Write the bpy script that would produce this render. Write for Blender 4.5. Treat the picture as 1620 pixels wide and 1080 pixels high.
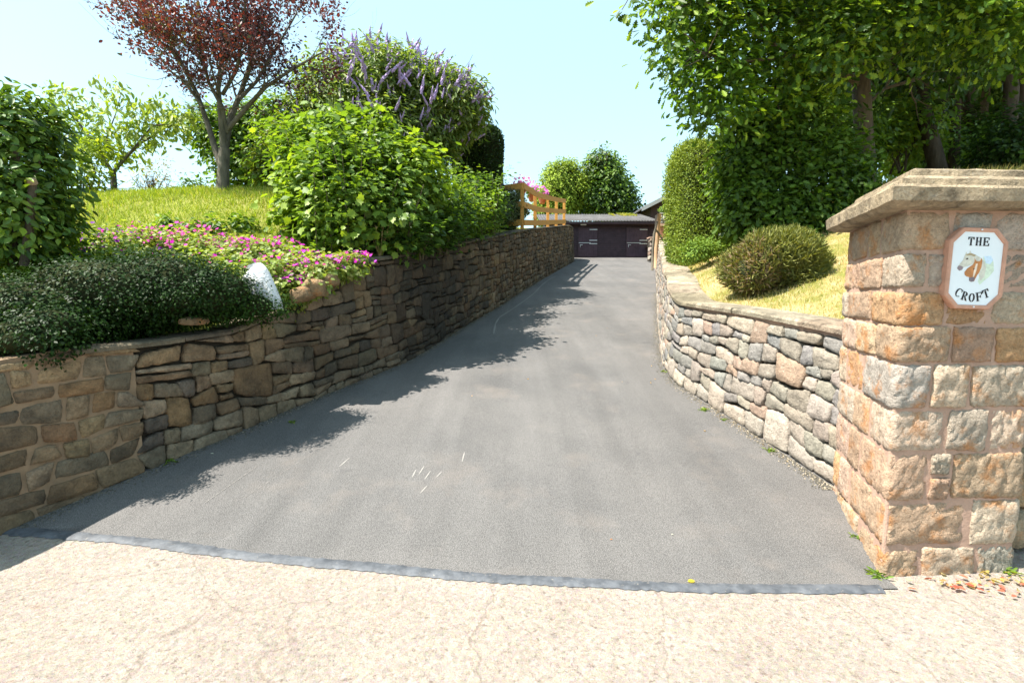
import bpy, math, random
import numpy as np
from mathutils import Vector, Matrix
for o_ in list(bpy.data.objects): bpy.data.objects.remove(o_)
SC = bpy.context.scene
COL = SC.collection
# ------------------------------------------------------------------ camera, sky, sun, exposure
PITCH = math.radians(5.5); CAMH = 1.6; FPX = 810.0
cam = bpy.data.cameras.new('camera'); cam.lens = 18; cam.sensor_width = 36; cam.clip_start = .05; cam.clip_end = 3000
camo = bpy.data.objects.new('camera', cam); COL.objects.link(camo)
camo.location = (0, 0, CAMH); camo.rotation_euler = (math.radians(90) - PITCH, 0, 0)
SC.camera = camo
SUN_EL = math.radians(60); SUN_DIR = Vector((-.478, -.146, .866)).normalized()
w = bpy.data.worlds.new('World'); SC.world = w; w.use_nodes = True
nt = w.node_tree; bg = nt.nodes['Background']
sky = nt.nodes.new('ShaderNodeTexSky'); sky.sky_type = 'NISHITA'; sky.sun_disc = False
sky.sun_elevation = SUN_EL; sky.sun_rotation = math.atan2(SUN_DIR.x, SUN_DIR.y)
sky.air_density = 1.0; sky.dust_density = 1.6; sky.ozone_density = .6
tint = nt.nodes.new('ShaderNodeMix'); tint.data_type = 'RGBA'; tint.blend_type = 'MULTIPLY'
tint.inputs[0].default_value = 1; tint.inputs[7].default_value = (1.0, 1.12, 1.0, 1)
hz = nt.nodes.new('ShaderNodeMix'); hz.data_type = 'RGBA'; hz.inputs[0].default_value = .6; hz.inputs[7].default_value = (1.75, 2.6, 3.0, 1)
nt.links.new(sky.outputs[0], tint.inputs[6]); nt.links.new(tint.outputs[2], hz.inputs[6]); nt.links.new(hz.outputs[2], bg.inputs[0])
bg.inputs[1].default_value = .15
sl = bpy.data.lights.new('sun', 'SUN'); sl.energy = 5.0; sl.angle = math.radians(.5); sl.color = (1, .95, .86)
so = bpy.data.objects.new('sun', sl); COL.objects.link(so); so.location = (-20, -6, 36)
so.rotation_euler = SUN_DIR.to_track_quat('Z', 'Y').to_euler()
SC.view_settings.view_transform = 'Standard'; SC.view_settings.look = 'None'
SC.view_settings.exposure = 1.52; SC.view_settings.gamma = 1; SC.view_settings.use_curve_mapping = False
SC.render.engine = 'CYCLES'
SC.cycles.max_bounces = 8; SC.cycles.transparent_max_bounces = 4

R = np.random.RandomState(7)

def at(px, py, Y):
    "world point that lies at depth Y on the sight line through a point of the photograph"
    a = (px - 810) / FPX; b = (540 - py) / FPX
    c, s = math.cos(PITCH), math.sin(PITCH)
    t = Y / (c + b * s)
    return np.array((a * t, Y, CAMH + (-s + b * c) * t))
# ------------------------------------------------------------------ object helpers
def tag(o, label=None, cat=None, group=None, kind=None):
    if label: o['label'] = label
    if cat: o['category'] = cat
    if group: o['group'] = group
    if kind: o['kind'] = kind
    return o
def thing(name, loc, label, cat, group=None):
    o = bpy.data.objects.new(name, None); COL.objects.link(o)
    o.location = tuple(float(v) for v in loc); o.empty_display_size = .2
    return tag(o, label, cat, group, 'thing')
def wloc(o):
    v = np.array(o.location)
    if o.parent: v = v + wloc(o.parent)
    return v
def obj(name, V, F, mat, parent=None, smooth=False, col=None, origin=None):
    """V in world coordinates; the object gets its own origin (centre or given) and sits under parent (unrotated)"""
    V = np.asarray(V, dtype=np.float64).reshape(-1, 3)
    if origin is None: origin = V.mean(0)
    origin = np.asarray(origin, float)
    me = bpy.data.meshes.new(name)
    me.from_pydata((V - origin).tolist(), [], [tuple(int(i) for i in f) for f in F])
    if smooth: me.polygons.foreach_set('use_smooth', [True] * len(me.polygons))
    if col is not None: setcol(me, col, len(V))
    me.materials.append(mat); me.update()
    return link(name, me, origin, parent)
def link(name, me, origin, parent=None):
    o = bpy.data.objects.new(name, me); COL.objects.link(o)
    if parent is not None:
        o.parent = parent; origin = origin - wloc(parent)
    o.location = tuple(float(v) for v in origin)
    return o
def setcol(me, col, n):
    col = np.asarray(col, float)
    if col.ndim == 1: col = np.tile(col, (n, 1))
    if col.shape[1] == 3: col = np.hstack([col, np.ones((n, 1))])
    a = me.color_attributes.new('Col', 'FLOAT_COLOR', 'POINT'); a.data.foreach_set('color', col.ravel())
def big(name, V, loops, starts, totals, mat, parent=None, col=None, origin=None, smooth=False):
    V = np.asarray(V, np.float32)
    origin = V.mean(0) if origin is None else np.asarray(origin, float)
    me = bpy.data.meshes.new(name)
    me.vertices.add(len(V)); me.vertices.foreach_set('co', (V - origin).astype(np.float32).ravel())
    me.loops.add(len(loops)); me.loops.foreach_set('vertex_index', loops.astype(np.int32))
    me.polygons.add(len(starts)); me.polygons.foreach_set('loop_start', starts.astype(np.int32))
    me.polygons.foreach_set('loop_total', totals.astype(np.int32))
    if smooth: me.polygons.foreach_set('use_smooth', np.ones(len(starts), bool))
    me.update(calc_edges=True)
    if col is not None: setcol(me, col, len(V))
    me.materials.append(mat)
    return link(name, me, origin, parent)
class MB:
    def __init__(s): s.V = []; s.F = []; s.C = []
    def add(s, V, F, c=None):
        b = len(s.V); s.V += [tuple(v) for v in V]; s.F += [tuple(i + b for i in f) for f in F]
        if c is not None: s.C += [tuple(c)] * len(V)
        return s
    def box(s, lo, hi, M=None, c=None):
        x0, y0, z0 = lo; x1, y1, z1 = hi
        V = [(x0,y0,z0),(x1,y0,z0),(x1,y1,z0),(x0,y1,z0),(x0,y0,z1),(x1,y0,z1),(x1,y1,z1),(x0,y1,z1)]
        if M is not None: V = [tuple(M @ Vector(v)) for v in V]
        return s.add(V, [(0,3,2,1),(4,5,6,7),(0,1,5,4),(1,2,6,5),(2,3,7,6),(3,0,4,7)], c)
    def beam(s, a, b, wd, th, c=None, up=(0,0,1)):
        a = Vector(a); b = Vector(b); d = (b - a); L = d.length; d.normalize()
        side = d.cross(Vector(up)).normalized(); u = side.cross(d)
        M = Matrix(((d.x, side.x, u.x, a.x), (d.y, side.y, u.y, a.y), (d.z, side.z, u.z, a.z), (0,0,0,1)))
        return s.box((0, -wd/2, -th/2), (L, wd/2, th/2), M, c)
    def tube(s, pts, rad, n=7, c=None, cap=True):
        P = [Vector(p) for p in pts]; base = len(s.V); V = []; up = Vector((.13, .31, .94))
        for i, p in enumerate(P):
            d = (P[min(i+1, len(P)-1)] - P[max(i-1, 0)]).normalized()
            a = d.cross(up)
            if a.length < .05: a = d.cross(Vector((1,0,0)))
            a.normalize(); b = d.cross(a)
            for k in range(n):
                t = 2 * math.pi * k / n
                V.append(p + (a * math.cos(t) + b * math.sin(t)) * rad[i])
        F = []
        for i in range(len(P) - 1):
            for k in range(n):
                k2 = (k + 1) % n
                F.append((i*n+k, i*n+k2, (i+1)*n+k2, (i+1)*n+k))
        if cap: F += [tuple(range(n)), tuple((len(P)-1)*n + k for k in reversed(range(n)))]
        return s.add([tuple(v) for v in V], F, c)
    def build(s, name, mat, parent=None, smooth=False, origin=None):
        return obj(name, s.V, s.F, mat, parent, smooth, s.C if s.C else None, origin)
def bevel(o, wdt=.01, seg=2):
    m = o.modifiers.new('bevel', 'BEVEL'); m.width = wdt; m.segments = seg; m.limit_method = 'ANGLE'; return o
# ------------------------------------------------------------------ materials
def newmat(name):
    m = bpy.data.materials.new(name); m.use_nodes = True
    n = m.node_tree.nodes; return m, m.node_tree, n['Principled BSDF']
def N(t, ty, **k):
    n = t.nodes.new(ty)
    for a, b in k.items():
        if a.startswith('i_'):
            key = a[2:]; key = int(key) if key.isdigit() else key
            n.inputs[key].default_value = b
        else: setattr(n, a, b)
    return n
def noise(t, vec, scale, detail=4, rough=.55):
    n = N(t, 'ShaderNodeTexNoise'); n.inputs['Scale'].default_value = scale
    n.inputs['Detail'].default_value = detail; n.inputs['Roughness'].default_value = rough
    t.links.new(vec, n.inputs['Vector']); return n.outputs[0]
def ramp(t, f, stops):
    r = N(t, 'ShaderNodeValToRGB'); e = r.color_ramp.elements
    while len(e) < len(stops): e.new(.5)
    for el, (p, c) in zip(e, stops):
        el.position = p; el.color = (c, c, c, 1) if isinstance(c, (int, float)) else (*c, 1)
    t.links.new(f, r.inputs[0]); return r.outputs[0]
def mix(t, a, b, f=1.0, mode='MIX'):
    m = N(t, 'ShaderNodeMix', data_type='RGBA', blend_type=mode)
    for s, i in ((a, 6), (b, 7)):
        if isinstance(s, tuple): m.inputs[i].default_value = (*s, 1)
        else: t.links.new(s, m.inputs[i])
    if isinstance(f, (int, float)): m.inputs[0].default_value = f
    else: t.links.new(f, m.inputs[0])
    return m.outputs[2]
def bump(t, hs, bs, dist=.01, strength=.8, normal=None):
    b = N(t, 'ShaderNodeBump'); b.inputs['Strength'].default_value = strength; b.inputs['Distance'].default_value = dist
    t.links.new(hs, b.inputs['Height'])
    if normal is not None: t.links.new(normal, b.inputs['Normal'])
    if bs is not None: t.links.new(b.outputs[0], bs.inputs['Normal'])
    return b.outputs[0]
def wpos(t): return N(t, 'ShaderNodeNewGeometry').outputs['Position']
def stonemat(name, lich=.35, contrast=.5, dark=None, bstr=1.0, pale=(.5, .5, .44), iron=0):
    m, t, b = newmat(name); p = wpos(t)
    c = N(t, 'ShaderNodeVertexColor', layer_name='Col').outputs[0]
    n1 = noise(t, p, 9, 6, .65); n2 = noise(t, p, 55, 4, .7); n3 = noise(t, p, 2.2, 3)
    c = mix(t, c, ramp(t, n1, [(.3, 1 - contrast), (.52, 1), (.75, 1 + contrast * .35)]), 1, 'MULTIPLY')
    c = mix(t, c, ramp(t, n2, [(.3, .72), (.6, 1.08)]), 1, 'MULTIPLY')
    if iron:
        im = ramp(t, noise(t, p, 6.5, 5, .65), [(.52, 0), (.66, 1)]); c = mix(t, c, (.52, .22, .07), mix(t, (0, 0, 0), im, iron))
    lm = ramp(t, noise(t, p, 17, 7, .75), [(.56, 0), (.66, 1)])
    c = mix(t, c, pale, mix(t, (0, 0, 0), lm, lich))
    if dark:
        dm = ramp(t, noise(t, p, 1.3, 4, .6), [(.42, 0), (.62, 1)])
        c = mix(t, c, dark, mix(t, (0, 0, 0), dm, .6))
    t.links.new(c, b.inputs['Base Color']); b.inputs['Roughness'].default_value = .92
    b.inputs['Specular IOR Level'].default_value = .25
    nb = bump(t, noise(t, p, 14, 6, .65), None, .05 * bstr, .9)
    nb = bump(t, noise(t, p, 75, 5, .7), b, .012 * bstr, .8, nb)
    return m
def plain(name, colr, rough=.85, nscale=8, var=.25, bdist=.004, bscale=60, spec=.3, metallic=0, stretch=None, attr=False):
    m, t, b = newmat(name); p = wpos(t)
    if stretch:
        mp = N(t, 'ShaderNodeMapping'); mp.inputs['Scale'].default_value = stretch; t.links.new(p, mp.inputs[0]); p = mp.outputs[0]
    c = N(t, 'ShaderNodeVertexColor', layer_name='Col').outputs[0] if attr else colr
    c = mix(t, c, ramp(t, noise(t, p, nscale, 5, .6), [(.28, 1 - var), (.72, 1 + var * .6)]), 1, 'MULTIPLY')
    t.links.new(c, b.inputs['Base Color']); b.inputs['Roughness'].default_value = rough
    b.inputs['Specular IOR Level'].default_value = spec; b.inputs['Metallic'].default_value = metallic
    if bdist: bump(t, noise(t, p, bscale, 4, .6), b, bdist, .8)
    return m
def leafmat(name, transl=.42, rough=.5, tc=(1.6, 1.55, .45), spec=.32):
    m, t, b = newmat(name)
    c = N(t, 'ShaderNodeVertexColor', layer_name='Col').outputs[0]
    t.links.new(c, b.inputs['Base Color']); b.inputs['Roughness'].default_value = rough
    b.inputs['Specular IOR Level'].default_value = spec
    tr = N(t, 'ShaderNodeBsdfTranslucent'); t.links.new(mix(t, c, tc, 1, 'MULTIPLY'), tr.inputs[0])
    ms = N(t, 'ShaderNodeMixShader'); ms.inputs[0].default_value = transl
    out = t.nodes['Material Output']
    t.links.new(b.outputs[0], ms.inputs[1]); t.links.new(tr.outputs[0], ms.inputs[2]); t.links.new(ms.outputs[0], out.inputs[0])
    return m
M_LEAF = leafmat('leaf'); M_GLOSS = leafmat('glossy_leaf', .25, .42, spec=.3); M_COTO = leafmat('creeper_leaf', .2, .5, spec=.14); M_PETAL = leafmat('petal', .35, .6, (1.1, 1, 1.1), .2)
M_RED = leafmat('plum_leaf', .4, .45, (1.6, .7, .5), .4); M_GRASS = leafmat('grass_blade', .35, .6, spec=.2)
M_NEEDLE = leafmat('needle', .2, .6, spec=.2)
M_BARK = plain('bark', (.11, .085, .06), .95, 12, .5, .03, 22, .15, stretch=(1, 1, .25))
M_BARKG = plain('grey_bark', (.13, .115, .09), .9, 14, .45, .02, 30, .15, stretch=(1, 1, .35))
M_STEM = plain('stem', (.12, .1, .055), .9, 20, .3, 0)
M_DSTONE = stonemat('sandstone_weathered', .16, .5, (.03, .028, .024), .8, (.2, .19, .14))
M_RSTONE = stonemat('gritstone_grey', .3, .3, None, .8, (.5, .47, .4))
M_PSTONE = stonemat('buff_sandstone', .12, .3, None, 1.3, (.56, .52, .44), iron=.75)
M_CAP = stonemat('cap_stone', .4, .65, (.09, .075, .05), 1.2, (.48, .42, .34))
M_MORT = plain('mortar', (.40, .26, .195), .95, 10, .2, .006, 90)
M_MORTD = plain('mortar_brown', (.25, .17, .105), .95, 6, .35, .006, 90)  # darker brown mortar for the left wall
M_CORE = plain('wall_fill_earth', (.035, .028, .02), 1, 10, .3, .02, 30)
# ------------------------------------------------------------------ lines of the place
SL = .1412
def softp(v, k=.12): return np.where(v / k > 30, v, k * np.log1p(np.exp(np.clip(v / k, -40, 30))))
def zd(x, y):
    return SL * softp(np.asarray(y, float) - 2.75)
LP = np.array([(-14, 2.1), (-9, 2.2), (-6, 2.28), (-4.6, 2.34), (-3.95, 2.4), (-3.58, 2.5), (-3.4, 2.75), (-3.28, 3.15), (-3.17, 3.44), (-3.04, 3.72), (-2.79, 4.32), (-2.58, 4.76), (-2.31, 5.45),
               (-1.97, 6.15), (-1.74, 6.62), (-1.42, 7.4), (-.98, 9.19), (-.33, 11.65), (.4, 14.7), (1.2, 17.77), (2.05, 21), (2.75, 23.6), (2.95, 24.6), (2.85, 25.3), (2.4, 25.8), (1.4, 26.1)])
RP = np.array([(2.44, 3.66), (2.36, 4.2), (2.27, 4.75), (2.17, 5.3), (2.08, 5.8), (2.02, 6.3), (2.06, 6.8), (2.18, 7.4), (2.36, 8.08), (2.75, 9.6), (4.35, 15.5), (5.97, 21.5), (6.4, 23.0)])
LTOP = np.array([(2.4, 1.05), (3.15, 1.15), (3.56, 1.2), (4.2, 1.21), (4.73, 1.25), (5.0, 1.33), (5.28, 1.44), (5.6, 1.62), (5.9, 1.83), (6.18, 1.96), (7, 2.1), (9.19, 2.45), (15, 3.41), (20, 4.12), (23, 4.55), (24.4, 4.6), (26.5, 4.6)])
RTOP = np.array([(3.0, 1.15), (3.78, 1.33), (5.03, 1.43), (6.36, 1.50), (8.08, 1.84), (12, 2.4), (17, 3.09), (23, 3.9)])
def curve(P, n=400):
    P = np.asarray(P, float); k = len(P); out = []
    Q = np.vstack([2*P[0]-P[1], P, 2*P[-1]-P[-2]])
    for i in range(k - 1):
        p0, p1, p2, p3 = Q[i], Q[i+1], Q[i+2], Q[i+3]
        for t in np.linspace(0, 1, 12, endpoint=False):
            out.append(.5*((2*p1)+(-p0+p2)*t+(2*p0-5*p1+4*p2-p3)*t*t+(-p0+3*p1-3*p2+p3)*t**3))
    out.append(P[-1]); out = np.array(out)
    s = np.concatenate([[0], np.cumsum(np.linalg.norm(np.diff(out, axis=0), axis=1))])
    return s, out
LS, LC = curve(LP); RS, RC = curve(RP)
def along(S, C, u):
    u = np.asarray(u, float); return np.stack([np.interp(u, S, C[:, 0]), np.interp(u, S, C[:, 1])], -1)
def normal_at(S, C, u, side):
    d = along(S, C, u + .06) - along(S, C, u - .06); d /= np.linalg.norm(d, axis=-1, keepdims=True) + 1e-9
    return np.stack([d[..., 1], -d[..., 0]], -1) * side
_ly = np.argmax(LC[:, 1]); LXc = LC[:_ly]
def Lx(y): return np.interp(y, LXc[:, 1], LXc[:, 0])
def Rx(y): return np.interp(y, RC[:, 1], RC[:, 0])
def sstep(x, a, b):
    t = np.clip((x - a) / (b - a), 0, 1); return t * t * (3 - 2 * t)
def wob(x, y, f, seed):
    r = np.random.RandomState(seed); z = 0
    for i in range(6):
        a = r.uniform(0, 6.28); k = f * r.uniform(.6, 1.7); z = z + np.sin(k * (x * math.cos(a) + y * math.sin(a)) + r.uniform(0, 6.28))
    return z / 6
ZB = np.array([(2.5, .95), (3.5, 1.15), (4.5, 1.35), (5.5, 1.7), (6.5, 2.1), (7.5, 2.62), (8.5, 3.12), (9.5, 3.45), (10.5, 3.6), (13, 3.65), (24, 4.2), (40, 2), (80, -.5)])
def zl(x, y):
    x = np.asarray(x, float); y = np.asarray(y, float)
    o = np.maximum(Lx(y) - x, 0); wt = np.interp(y, LTOP[:, 0], LTOP[:, 1]) - .07
    zb = np.interp(y, ZB[:, 0], ZB[:, 1]) - .05 * np.maximum(o - 5, 0)
    return wt + (zb - wt) * sstep(o, .15, 2.6) + .04 * wob(x, y, 3, 1) * sstep(o, .2, 1)
def zr(x, y):
    x = np.asarray(x, float); y = np.asarray(y, float)
    o = np.maximum(x - Rx(y) - .4, 0); wt = np.interp(y, RTOP[:, 0], RTOP[:, 1]) - .04
    rise = .42 * np.minimum(o, 3.6) + .03 * np.maximum(o - 3.6, 0)
    return wt + rise * sstep(y, 2.6, 5.5) + .05 * wob(x, y, 3, 2) * sstep(o, .1, .8)
# ------------------------------------------------------------------ ground, road, driveway
def sheet(name, xs, ys, zf, mat, kind='structure', parent=None):
    "xs(y) -> array of x for each row"
    V = []; n = None
    for y in ys:
        X = xs(y); n = len(X); Z = zf(X, np.full(n, y))
        V += list(zip(X, np.full(n, y), Z))
    F = [(i*n+j, i*n+j+1, (i+1)*n+j+1, (i+1)*n+j) for i in range(len(ys)-1) for j in range(n-1)]
    o = obj(name, V, F, mat, parent, smooth=True)
    if kind: o['kind'] = kind
    return o
# gravelly concrete road
m, t, b = newmat('road_concrete'); p = wpos(t)
c = mix(t, (.40, .338, .285), (.31, .25, .205), ramp(t, noise(t, p, 1.1, 5, .6), [(.35, 0), (.7, 1)]))
v = N(t, 'ShaderNodeTexVoronoi', i_Scale=110.0); t.links.new(p, v.inputs['Vector'])
c = mix(t, c, mix(t, (.42, .36, .30), v.outputs['Color'], .18), .32)
c = mix(t, c, (.17, .125, .10), ramp(t, noise(t, p, 34, 7, .78), [(.55, 0), (.64, .85)]))
v2 = N(t, 'ShaderNodeTexVoronoi', i_Scale=48.0); t.links.new(p, v2.inputs['Vector'])
c = mix(t, c, ramp(t, v2.outputs['Color'], [(.1, .78), (.9, 1.14)]), .8, 'MULTIPLY')
ck = N(t, 'ShaderNodeTexVoronoi', feature='DISTANCE_TO_EDGE', i_Scale=.9)
wv = N(t, 'ShaderNodeMix', data_type='RGBA', blend_type='ADD'); wv.inputs[0].default_value = .35
nn_ = N(t, 'ShaderNodeTexNoise', i_Scale=3.0, i_Detail=6.0); t.links.new(p, nn_.inputs['Vector']); t.links.new(p, wv.inputs[6]); t.links.new(nn_.outputs['Color'], wv.inputs[7]); t.links.new(wv.outputs[2], ck.inputs['Vector'])
c = mix(t, c, (.2, .15, .12), ramp(t, ck.outputs['Distance'], [(.001, .55), (.006, 0)]))
c = mix(t, c, (.36, .235, .18), ramp(t, noise(t, p, 5.5, 5, .7), [(.6, 0), (.75, .5)]))
c = mix(t, c, ramp(t, noise(t, p, 230, 2, .7), [(.3, .72), (.6, 1.12)]), 1, 'MULTIPLY')
t.links.new(c, b.inputs['Base Color']); b.inputs['Roughness'].default_value = .95; b.inputs['Specular IOR Level'].default_value = .2
nb = bump(t, v.outputs['Distance'], None, .006, .9); nb = bump(t, noise(t, p, 26, 7, .75), None, .03, 1, nb)
bump(t, noise(t, p, 170, 3, .7), b, .004, .9, nb); M_ROAD = m
# weathered asphalt
m, t, b = newmat('asphalt'); p = wpos(t)
c = mix(t, (.178, .167, .160), (.132, .126, .123), ramp(t, noise(t, p, .8, 5, .6), [(.35, 0), (.68, 1)]))
mp = N(t, 'ShaderNodeMapping'); mp.inputs['Scale'].default_value = (2.2, .09, 1); mp.inputs['Rotation'].default_value = (0, 0, .27); t.links.new(p, mp.inputs[0])
c = mix(t, c, ramp(t, noise(t, mp.outputs[0], 1.5, 5, .6), [(.3, .84), (.7, 1.1)]), 1, 'MULTIPLY')
c = mix(t, c, (.055, .055, .06), ramp(t, noise(t, p, 3.1, 6, .7), [(.63, 0), (.72, .35)]))
v = N(t, 'ShaderNodeTexVoronoi', i_Scale=170.0); t.links.new(p, v.inputs['Vector'])
c = mix(t, c, ramp(t, v.outputs['Distance'], [(.1, 1.35), (.6, .5)]), .9, 'MULTIPLY')
c = mix(t, c, (.42, .39, .36), ramp(t, noise(t, p, 260, 2, .8), [(.66, 0), (.74, .6)]))
c = mix(t, c, (.19, .16, .14), ramp(t, noise(t, p, 1.7, 4, .6), [(.56, 0), (.75, .4)]))
t.links.new(c, b.inputs['Base Color']); b.inputs['Roughness'].default_value = .85; b.inputs['Specular IOR Level'].default_value = .3
nb = bump(t, v.outputs['Distance'], None, -.004, .9); bump(t, noise(t, p, 40, 5, .7), b, .004, .7, nb); M_ASPH = m
# tar joint
m, t, b = newmat('tar_band'); p = wpos(t)
c = mix(t, (.04, .044, .052), (.10, .106, .118), ramp(t, noise(t, p, 13, 6, .7), [(.38, 0), (.66, 1)]))
c = mix(t, c, (.42, .36, .28), ramp(t, noise(t, p, 45, 5, .75), [(.62, 0), (.72, .7)]))
t.links.new(c, b.inputs['Base Color']); b.inputs['Roughness'].default_value = .7
bump(t, noise(t, p, 35, 5, .7), b, .002, .5); M_TAR = m
# turf soil
def turf(name, g1, g2, straw):
    m, t, b = newmat(name); p = wpos(t)
    c = mix(t, g1, g2, ramp(t, noise(t, p, 4, 5, .6), [(.3, 0), (.7, 1)]))
    c = mix(t, c, straw, ramp(t, noise(t, p, 1.6, 5, .65), [(.45, 0), (.62, .85)]))
    c = mix(t, c, ramp(t, noise(t, p, 60, 4, .7), [(.3, .6), (.65, 1.2)]), 1, 'MULTIPLY')
    t.links.new(c, b.inputs['Base Color']); b.inputs['Roughness'].default_value = 1; b.inputs['Specular IOR Level'].default_value = .1
    bump(t, noise(t, p, 50, 5, .7), b, .03, .9); return m
M_TURF = turf('turf', (.17, .2, .03), (.24, .25, .05), (.28, .27, .08))
M_TURFR = turf('turf_dry', (.17, .18, .04), (.27, .24, .08), (.50, .37, .21))
M_SOIL = plain('field_ground', (.12, .14, .05), 1, .3, .3, .02, 3, .1)

g = sheet('ground', lambda y: np.linspace(-900, 900, 7), np.linspace(-900, 900, 7), lambda x, y: x * 0 - .6, M_SOIL)
def roadedge(x): return np.interp(x, [-14, -9, -4, -3.36, -2.45, -1.56, -.04, 1, 2, 2.2, 14], [3.2, 3.2, 3.25, 3.2, 3.1, 2.93, 2.72, 2.64, 2.63, 2.63, 2.63])
xs = np.concatenate([np.linspace(-40, -5, 15), np.linspace(-4.8, 3.2, 60), np.linspace(3.5, 40, 15)])
sheet('road', lambda y: xs, np.concatenate([np.linspace(-14, 1.8, 12), np.linspace(2, 3.9, 40)]), lambda x, y: zd(x, y) - .008 - .25*np.maximum(0, np.abs(x)-12)*.02, M_ROAD)
def dx_row(y):
    return np.linspace(Lx(y) - .18, Rx(y) + .18, 46)
ys = np.concatenate([np.linspace(0, 1, 60) ** 1.6 * 20.4 + 2.6])
V = []; n = 46
for i, yy in enumerate(ys):
    X = np.linspace(float(Lx(max(yy, 3.3))) - .15, float(np.where(yy < 3.7, 2.09 + max(yy - 2.75, 0) * .34, Rx(yy) + .12)), n)
    ye = np.maximum(yy, roadedge(X) + .0)
    V += list(zip(X, ye, zd(X, ye)))
F = [(i*n+j, i*n+j+1, (i+1)*n+j+1, (i+1)*n+j) for i in range(len(ys)-1) for j in range(n-1)]
drive = obj('driveway', V, F, M_ASPH, smooth=True); drive['kind'] = 'structure'
yard = sheet('yard', lambda y: np.linspace(-8, 16, 30), np.linspace(23.0, 27.2, 10), lambda x, y: zd(x, y) - .002 * (y > 23.01), M_ASPH)
# tar joint strip : a slightly domed ribbon along the edge
xx = np.linspace(-3.6, 2.0, 260); V = []; rr = np.random.RandomState(3)
for i, x in enumerate(xx):
    y = float(roadedge(x)); wn = .034 + .012 * wob(x, 0, 6, 9) + rr.uniform(-.008, .008); wf = .032 + .010 * wob(x, 3, 7, 19) + rr.uniform(-.006, .006)
    for k, (dy, dz) in enumerate(((-wn - .006, -.004), (-wn * .85, .004), (0, .006), (wf * .85, .005), (wf + .006, -.001))):
        V.append((x + dy * .1, y + dy, float(zd(x, y + dy)) + dz + rr.uniform(-.0005, .0005)))
F = [(i*5+j, (i+1)*5+j, (i+1)*5+j+1, i*5+j+1) for i in range(len(xx)-1) for j in range(4)]
o = obj('tar_joint', V, F, M_TAR, smooth=True); o['kind'] = 'structure'
# garden banks
ysl = np.concatenate([np.linspace(2.2, 4, 26), np.linspace(4.1, 13, 70), np.linspace(13.3, 60, 40)])
def lrow(y):
    a = float(Lx(y)) - .12; return a - np.concatenate([np.linspace(0, 1, 50) ** 1.5 * 12, np.linspace(13, 40, 8)])
def zl2(x, y): return np.where(y > 26.3, np.minimum(zl(x, y), 3.2), zl(x, y))
sheet('garden_bank', lrow, ysl, zl2, M_TURF)
ysr = np.concatenate([np.linspace(3.12, 4, 12), np.linspace(4.1, 13, 70), np.linspace(13.3, 60, 40)])
def rrow(y):
    a = float(Rx(y)) + .38 if y >= 3.72 else 3.3
    return a + np.concatenate([np.linspace(0, 1, 50) ** 1.5 * 10, np.linspace(11, 40, 8)])
sheet('woodland_bank', rrow, ysr, zr, M_TURFR)
# ------------------------------------------------------------------ stones
def stone_verts(corners, surf, rng, nx=6, ny=5, bulge=.03, k=.45, rough=.006, back=.06, gap=.006, lin=False):
    """corners: (u,v) bl, br, tr, tl ; surf(u,v,d)->xyz with d outward depth"""
    c = np.array(corners, float); cen = c.mean(0)
    du = max(c[1,0]-c[0,0], c[2,0]-c[3,0]); dv = max(c[3,1]-c[0,1], c[2,1]-c[1,1])
    c = cen + (c - cen) * np.array((1 - 2*gap/max(du, .03), 1 - 2*gap/max(dv, .03)))
    def axis(n):
        a = np.linspace(-1, 1, n); a = np.sign(a) * np.abs(a) ** .85; a[1] = -.91; a[-2] = .91; return a
    A, B = np.meshgrid(np.linspace(-1, 1, nx) if lin else axis(nx), axis(ny))
    A2 = A * np.sqrt(1 - k * B * B * B * B / 2); B2 = B * np.sqrt(1 - k * A * A * A * A / 2)
    A2 = A2 + rng.uniform(-.05, .05) * B2; s = (A2 + 1) / 2; t = (B2 + 1) / 2
    U = (1-s)*(1-t)*c[0,0] + s*(1-t)*c[1,0] + s*t*c[2,0] + (1-s)*t*c[3,0]
    Vv = (1-s)*(1-t)*c[0,1] + s*(1-t)*c[1,1] + s*t*c[2,1] + (1-s)*t*c[3,1]
    prof = (1 - np.abs(A) ** 11) ** .6 * (1 - np.abs(B) ** 11) ** .6
    D = bulge * prof * (1 + rng.uniform(-.35, .35) * A + rng.uniform(-.35, .35) * B) + rng.uniform(-.008, .008)
    jit = rng.uniform(-1, 1, D.shape)
    D = D + jit * rough * (prof > .05) ; U = U + rng.uniform(-1, 1, U.shape) * rough * .8; Vv = Vv + rng.uniform(-1, 1, U.shape) * rough * .8
    front = surf(U, Vv, D).reshape(-1, 3)
    # skirt
    ring = [j for j in range(nx)] + [i*nx + nx-1 for i in range(1, ny)] + [(ny-1)*nx + j for j in range(nx-2, -1, -1)] + [i*nx for i in range(ny-2, 0, -1)]
    Ur, Vr = U.ravel()[ring], Vv.ravel()[ring]
    cu, cv = Ur.mean(), Vr.mean()
    sk = surf(cu + (Ur-cu)*.97, cv + (Vr-cv)*.97, np.full(len(ring), -back))
    F = [(i*nx+j, i*nx+j+1, (i+1)*nx+j+1, (i+1)*nx+j) for i in range(ny-1) for j in range(nx-1)]
    nf = nx * ny; L = len(ring)
    F += [(ring[i], nf+i, nf+(i+1) % L, ring[(i+1) % L]) for i in range(L)]
    return np.vstack([front, sk]), F
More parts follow.
